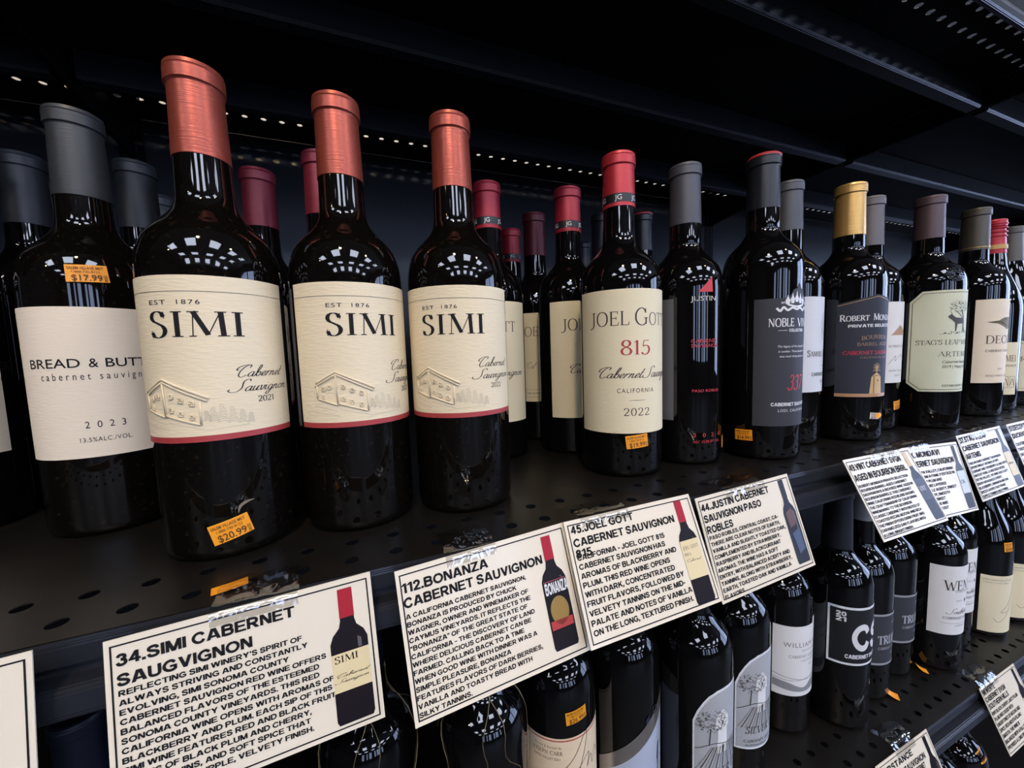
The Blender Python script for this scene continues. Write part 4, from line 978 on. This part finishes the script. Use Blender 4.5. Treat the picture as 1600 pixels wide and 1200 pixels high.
card('note card 45 below the bottle with red number 815', .1160, .0096, .4172, .0033, .1055, .0718,
     [('45.JOEL GOTT', .115, .066, .497), ('CABERNET SAUVIGNON', .224, .066, .812), ('815', .315, .066, .145)],
     ['CALIFORNIA - JOEL GOTT 815', 'CABERNET SAUVIGNON HAS', 'AROMAS OF BLACKBERRY AND', 'PLUM. THIS RED WINE OPENS', 'WITH DARK, CONCENTRATED', 'FRUIT FLAVORS, FOLLOWED BY', 'VELVETY TANNINS ON THE MID-', 'PALATE AND NOTES OF VANILLA', 'ON THE LONG, TEXTURED FINISH.'], .79,
     (.878, .042, .967, .078, RC, GL, CL, .41, .75, [('JOEL GOTT', .49, .03, 1, GREYINK), ('815', .545, .025, .4, GREYINK), ('Cabernet', .60, -.025, .9, GREYINK)], 0), tapes=((.012, .050, .024, .006, 1),), body_y=(.335, .915), hx=.036)
card('note card 44 below the bottle with red printing on black glass', .2278, .0050, .3199, .0290, .1052, .0732,
     [('44.JUSTIN CABERNET', .142, .070, .740), ('SAUVIGNON PASO', .252, .070, .62), ('ROBLES', .359, .070, .286)],
     ['PASO ROBLES, CENTRAL COAST, CA-', 'THERE ARE CLEAR NOTES OF EARTH,', 'VANILLA AND SLIGHTLY TOASTED OAK,', 'COMPLEMENTED BY STRAWBERRY,', 'RASPBERRY AND BLACKCURRANT', 'AROMAS. THE WINE HAS A SOFT', 'ENTRY, WITH BALANCED ACIDITY AND', 'TANNINS, ALONG WITH STRAWBERRY,', 'EARTH, TOASTED OAK AND VANILLA', 'FLAVORS.'], .80,
     (.893, .046, .936, .070, GRN, GRN, None, 0, 0, [], 0), extra=[('brown_print', mat('photo_brown', (98, 70, 62), .5), [(-.05, .40), (.02, .36), (.05, .46), (.02, .54), (-.04, .56)]), ('blue_print', mat('photo_blue', (70, 84, 112), .5), [(-.04, .62), (.05, .58), (.05, .80), (-.02, .84)])], tapes=((.030, .075, .020, .006, 1),), body_y=(.420, .972), hx=.032)
card('note card 49 with a gold capped bottle photo, overlapping its right neighbour', .4092, .0091, .4833, -.0168, .1068, .0712,
     [('49.VINT CABERNET SVGN', .155, .080, .80), ('AGED IN BOURBON BRRL', .285, .080, .82)],
     ['ROBERT MONDAVI PRIVATE SELECTION', 'BOURBON BARREL-AGED CABERNET', 'SAUVIGNON IS A RICH RED WINE AGED IN', 'BOURBON BARRELS. THIS CABERNET', 'WINE CALIFORNIA RED BLEND SHOWS', 'THE CRAFTSMANSHIP OF CALIFORNIA', 'WINEMAKING TO THE BOURBON', 'CLASSIC CABERNET WITH NOTES OF', 'TOASTED PECAN, MOCHA AND RICH', 'THE FINISH OFFERS DARK FRUIT AND', 'CARAMELIZED OAK FLAVORS WITH', 'A LONG, BRIGHT FINISH.'], .78,
     (.893, .05, .95, .075, mat('photo_gold', (206, 176, 110), .4), BLK, mat('photo_navy', (52, 56, 70), .5), .42, .70, [('Vint', .58, .06, .8, WHITEINK)], 0), tapes=((.040, .090, .016, .006, 1),), body_y=(.365, .955))
card('note card tucked behind card 49, photo of a pale label bottle', .5084, .0075, .3013, -.0565, .1080, .0731,
     [('C.K. MONDAVI', .155, .080, .62), ('CABERNET SAUVIGNON', .285, .080, .84)],
     ['THE NAPA VALLEY, CALIFORNIA', 'WINE FROM A FAMILY ESTATE IN', 'NOTES OF PLUM AND', 'CHERRY ARE LAYERED', 'WITH SUBTLE ACIDITY, SWEET', 'MEDIUM BODY, SMOOTH', 'TASTE AND SWEET', 'SILKY TANNINS AND', 'BERRY ROUND OUT', 'THE PALATE.'], .78,
     (.893, .05, .95, .070, GRN, GL, mat('photo_pale', (206, 214, 222), .5), .42, .74, [('ck', .60, .05, .7, BLACK)], 0), tapes=((.010, .050, .016, .006, 1),), body_y=(.38, .95), top_y=.2097)
card('note card 37 just right of the overlapping pair of cards', .6186, .0075, .3331, .0036, .1072, .0717,
     [("37.STAG'S LEAP", .125, .080, .62), ('CABERNET SAUVIGNON', .25, .080, .84), ('ARTEMIS', .375, .080, .34)],
     ['THIS ARTEMIS CABERNET SAUVIGNON', 'SHOWS BRIGHT AROMAS OF RIPE', 'CURRANT AND CRANBERRY ALONG WITH', 'HINTS OF VANILLA AND DRIED HERBS.', 'ON THE PALATE, THE WINE HAS A SOFT', 'ENTRY WITH BAKED CHERRY,', 'BLACKBERRY, CINNAMON AND OAK', 'SPICE FLAVORS THAT FRAME', 'SUPPLE TANNINS AND A FINISH'], .80,
     (.893, .04, .96, .072, BLK, GL, CL, .42, .80, [('ARTEMIS', .62, .03, .9, BLACK)], 0), tapes=((.030, .070, .016, .006, 1),), body_y=(.46, .955))
card('note card cut by the right photo edge, right of card 37', .7440, .0075, .3331, .0, .1072, .0717,
     [('51.DECOY BY', .125, .080, .52), ('DUCKHORN', .25, .080, .48)],
     ['CALIFORNIA SONOMA COUNTY', 'THIS DECOY CABERNET', 'SAUVIGNON IS LIVELY WITH', 'LAYERS OF BLACKBERRY, BLACK', 'CHERRY AND VIOLET ALONG', 'WITH HINTS OF EARTH', 'AND A SILKY TEXTURE'], .78,
     (.893, .04, .96, .072, BLK, GL, CL, .42, .80, [('DECOY', .62, .03, .9, BLACK)], 0), body_y=(.38, .9))
card('note card cut by the left photo edge, left of card 34', -.2335, .0017, .1822, .0366, .1050, .0731,
     [('33.BREAD & BUTTER', .155, .066, .664), ('CABERNET', .267, .066, .493)],
     ['RICH AND ROUND RED WINE', 'WITH NOTES OF RASPBERRY', 'AND CASSIS ON A SMOOTH', 'LONG FINISH WITH OAK'], .7,
     (.90, .62, 1.06, .06, BLK, BLK, CL, .84, .95, [('B&B', .85, .03, .8, BLACK)], 0), body_y=(.35, .7))
def low(c, z=-.3655):
    c.location.z += z; c.location.y -= .006
    return c
low(card('lower shelf note card cut by the bottom photo edge', .5180, .0, .42, .0, .1095, .0760,
     [('SUBSTANCE', .155, .074, .62), ('CABERNET SAUVIGNON', .280, .074, .80)],
     ['SUBSTANCE IS A NOBLE CABERNET', 'SAUVIGNON OF WASHINGTON STATE', 'WITH DARK FRUIT, COCOA AND', 'BLACK TEA NOTES, LAVENDER', 'AND A LONG FINISH'], .78,
     (.895, .05, .95, .072, BLK, GL, mat('photo_grey_label', (150, 150, 152), .5), .5, .75, [('Cs', .64, .05, .6, WHITEINK)], 0), tapes=((.040, .080, .03, .006, 1),), body_y=(.37, .8), top_y=.2275))
low(card('lower shelf note card cut by the right photo edge', .7660, .0, .42, .0, .1060, .0760,
     [('98.WENTE', .12, .074, .34), ('CABERNET SVGN', .225, .074, .56), ('SOUTHERN HILLS', .33, .074, .56)],
     ['RIPE BLACK CHERRY, JUICY PLUM', 'PLUM AND CASSIS WITH', 'UNDERTONES OF MOCHA AND', 'SPICE. RICH, MOUTH-FILLING', 'SMOOTH, THIS WINE IS', 'BALANCED WITH A FULL BODY', 'PROVIDES A LONG FINISH'], .74,
     (.895, .05, .95, .072, BLK, GL, CL, .5, .78, [('W', .62, .05, .3, BLACK)], 0), tapes=((.004, .050, .03, .006, 1),), body_y=(.42, .92), top_y=.2275))
# loose orange price tags lying on the decks
def loose(label, x, y, z, rot, w=.020, h=.012, curl=.003):
    bm = bmesh.new(); n = 8; rows = []
    for i in range(n+1):
        t = i/n; rows.append([bm.verts.new((w*(t-.5), yy, .0003+curl*t*t)) for yy in (-h/2, h/2)])
    for a, b in zip(rows, rows[1:]): bm.faces.new((a[0], b[0], b[1], a[1]))
    o = from_bm('price_tag', bm, sticker_mat(), None, True); o.location = (x, y, z); o.rotation_euler = (0, 0, rot)
    o['label'] = label; o['category'] = 'price tag'; o['group'] = 'loose orange price tags'
loose('orange price tag under clear tape on the shelf above card 34', -.0690, .2370, .0004, .25, .016, .008, .0005)
loose('orange price tag on the lower deck behind the big white letters bottle', .6542, .2660, -.37, 2.2, .014, .012, .006)
loose('orange price tag on the lower deck left of the front diamond label bottle', .7450, .2710, -.37, 2.3, .012, .010, .006)

# ---------------------------------------------------------------- the store around
WALLM = mat('wall_paint', (206, 204, 198), .8)
def structure(name, b, m): return tag(boxobj(name, b, m), kind='structure')
structure('floor', (-4, 5, -6.05, 1.4, -1.3, -1.2), mat('floor_tile', (52, 48, 44), .5))
structure('ceiling', (-4, 5, -6.05, 1.4, 1.9, 2.0), mat('ceiling_tile', (128, 124, 118), .9))
structure('wall_back', (-4, 5, 1.3, 1.4, -1.2, 1.9), WALLM)
structure('wall_front', (-4, 5, -6.05, -5.95, -1.2, 1.9), mat('front_wall_paint', (46, 44, 42), .8))
structure('wall_left', (-4.1, -4, -6.05, 1.4, -1.2, 1.9), mat('front_wall_paint', (46, 44, 42), .8))
structure('wall_right', (5, 5.1, -6.05, 1.4, -1.2, 1.9), mat('front_wall_paint', (46, 44, 42), .8))
STRIPE_GLOW = mat('added_stripe_glow', (196, 214, 255), .5, emit=L_STRIPES)
DAYR = mat('daylit_side_window', (190, 210, 255), .5, emit=L_WIN_RIGHT)
k = 0
for x, ww in ((-1.9, .5), (-.8, .22), (-.2, .55), (1.0, .34), (1.6, .7), (2.9, .4)):  # added glowing panes for striped reflections in the glass; no windows known here
    k += 1
    w = boxobj(f'window_and_stripe_{k}', (x, x+ww, -5.95, -5.92, -.5, 1.5), STRIPE_GLOW); tag(w, kind='structure')
    bm = bmesh.new(); box(bm, x-.05, x, -5.95, -5.90, -.55, 1.55); box(bm, x+ww, x+ww+.05, -5.95, -5.90, -.55, 1.55); from_bm('window_and_stripe_frame', bm, UNDER, w)
for y in (-2.9, -1.5):
    k += 1
    w = boxobj(f'window_and_stripe_{k}', (4.97, 5, y, y+1.2, -.5, 1.5), DAYR); tag(w, kind='structure')
    bm = bmesh.new(); box(bm, 4.94, 5, y-.05, y, -.55, 1.55); box(bm, 4.94, 5, y+1.2, y+1.25, -.55, 1.55)
    for j in range(1, 6): box(bm, 4.95, 5, y+.2*j-.025, y+.2*j+.025, -.5, 1.5)
    from_bm('window_and_stripe_frame', bm, UNDER, w)
# ceiling panels in rows along the aisle
pan = empty('ceiling_light'); pan['category'] = 'ceiling light'
boxobj('light_frame', (-.33, .33, -.33, .33, -.02, .0), mat('panel_frame', (220, 220, 216), .5), pan)
boxobj('diffuser', (-.30, .30, -.30, .30, -.024, -.0195), mat('panel_diffuser', (226, 234, 255), .5, emit=L_PANEL), pan)
firstp = True
for i, x in enumerate((-2.15, -.75, .65, 2.05, 3.45)):
    for j, y in enumerate((-1.5, -3.2, -4.9)):
        o = pan if firstp else dup(pan, (0, 0, 0)); firstp = False
        o.location = (x, y, 1.9)
        tag(o, f'square ceiling light panel, {("nearest", "middle", "farthest")[j]} row, {("first", "second", "third", "fourth", "fifth")[i]} from the left', 'ceiling light', 'ceiling light panels')
# warm track lamps aimed at the shelving
def track(x, y, z, aim, power, label):
    root = empty('track_light', (x, y, z)); tag(root, label, 'track light', 'warm track lights')
    lathe('lamp_housing', [(0, .0), (0, .045), (.10, .045), (.12, .03), (.12, 0)], mat('lamp_black', (20, 20, 20), .5), root, 24)
    boxobj('stem', (-.01, .01, -.01, .01, .12, 1.9-z), mat('lamp_black', (20, 20, 20), .5), root)
    ld = bpy.data.lights.new('warm_bulb', 'SPOT'); ld.energy = power; ld.color = (1, .73, .42); ld.spot_size = rad(75); ld.spot_blend = .6; ld.shadow_soft_size = .05
    lo = bpy.data.objects.new('warm_bulb', ld); COL.objects.link(lo); lo.parent = root; lo.location = (0, 0, -.012)
    d = Vector(aim)-Vector((x, y, z)); lo.rotation_euler = d.to_track_quat('-Z', 'Y').to_euler()
track(-.25, -.75, 1.45, (-.05, .3, .05), W_TRACK, 'black track lamp with warm bulb above the left shelving')
track(1.15, -.75, 1.45, (.7, .3, .05), W_TRACK*.2, 'black track lamp with warm bulb above the right shelving')
track(-2.0, -1.1, 1.45, (-1.5, .3, .05), W_TRACK*.3, 'black track lamp with warm bulb far left along the aisle')
track(2.6, -1.1, 1.45, (2.2, .3, .05), W_TRACK*.2, 'black track lamp with warm bulb far right along the aisle')
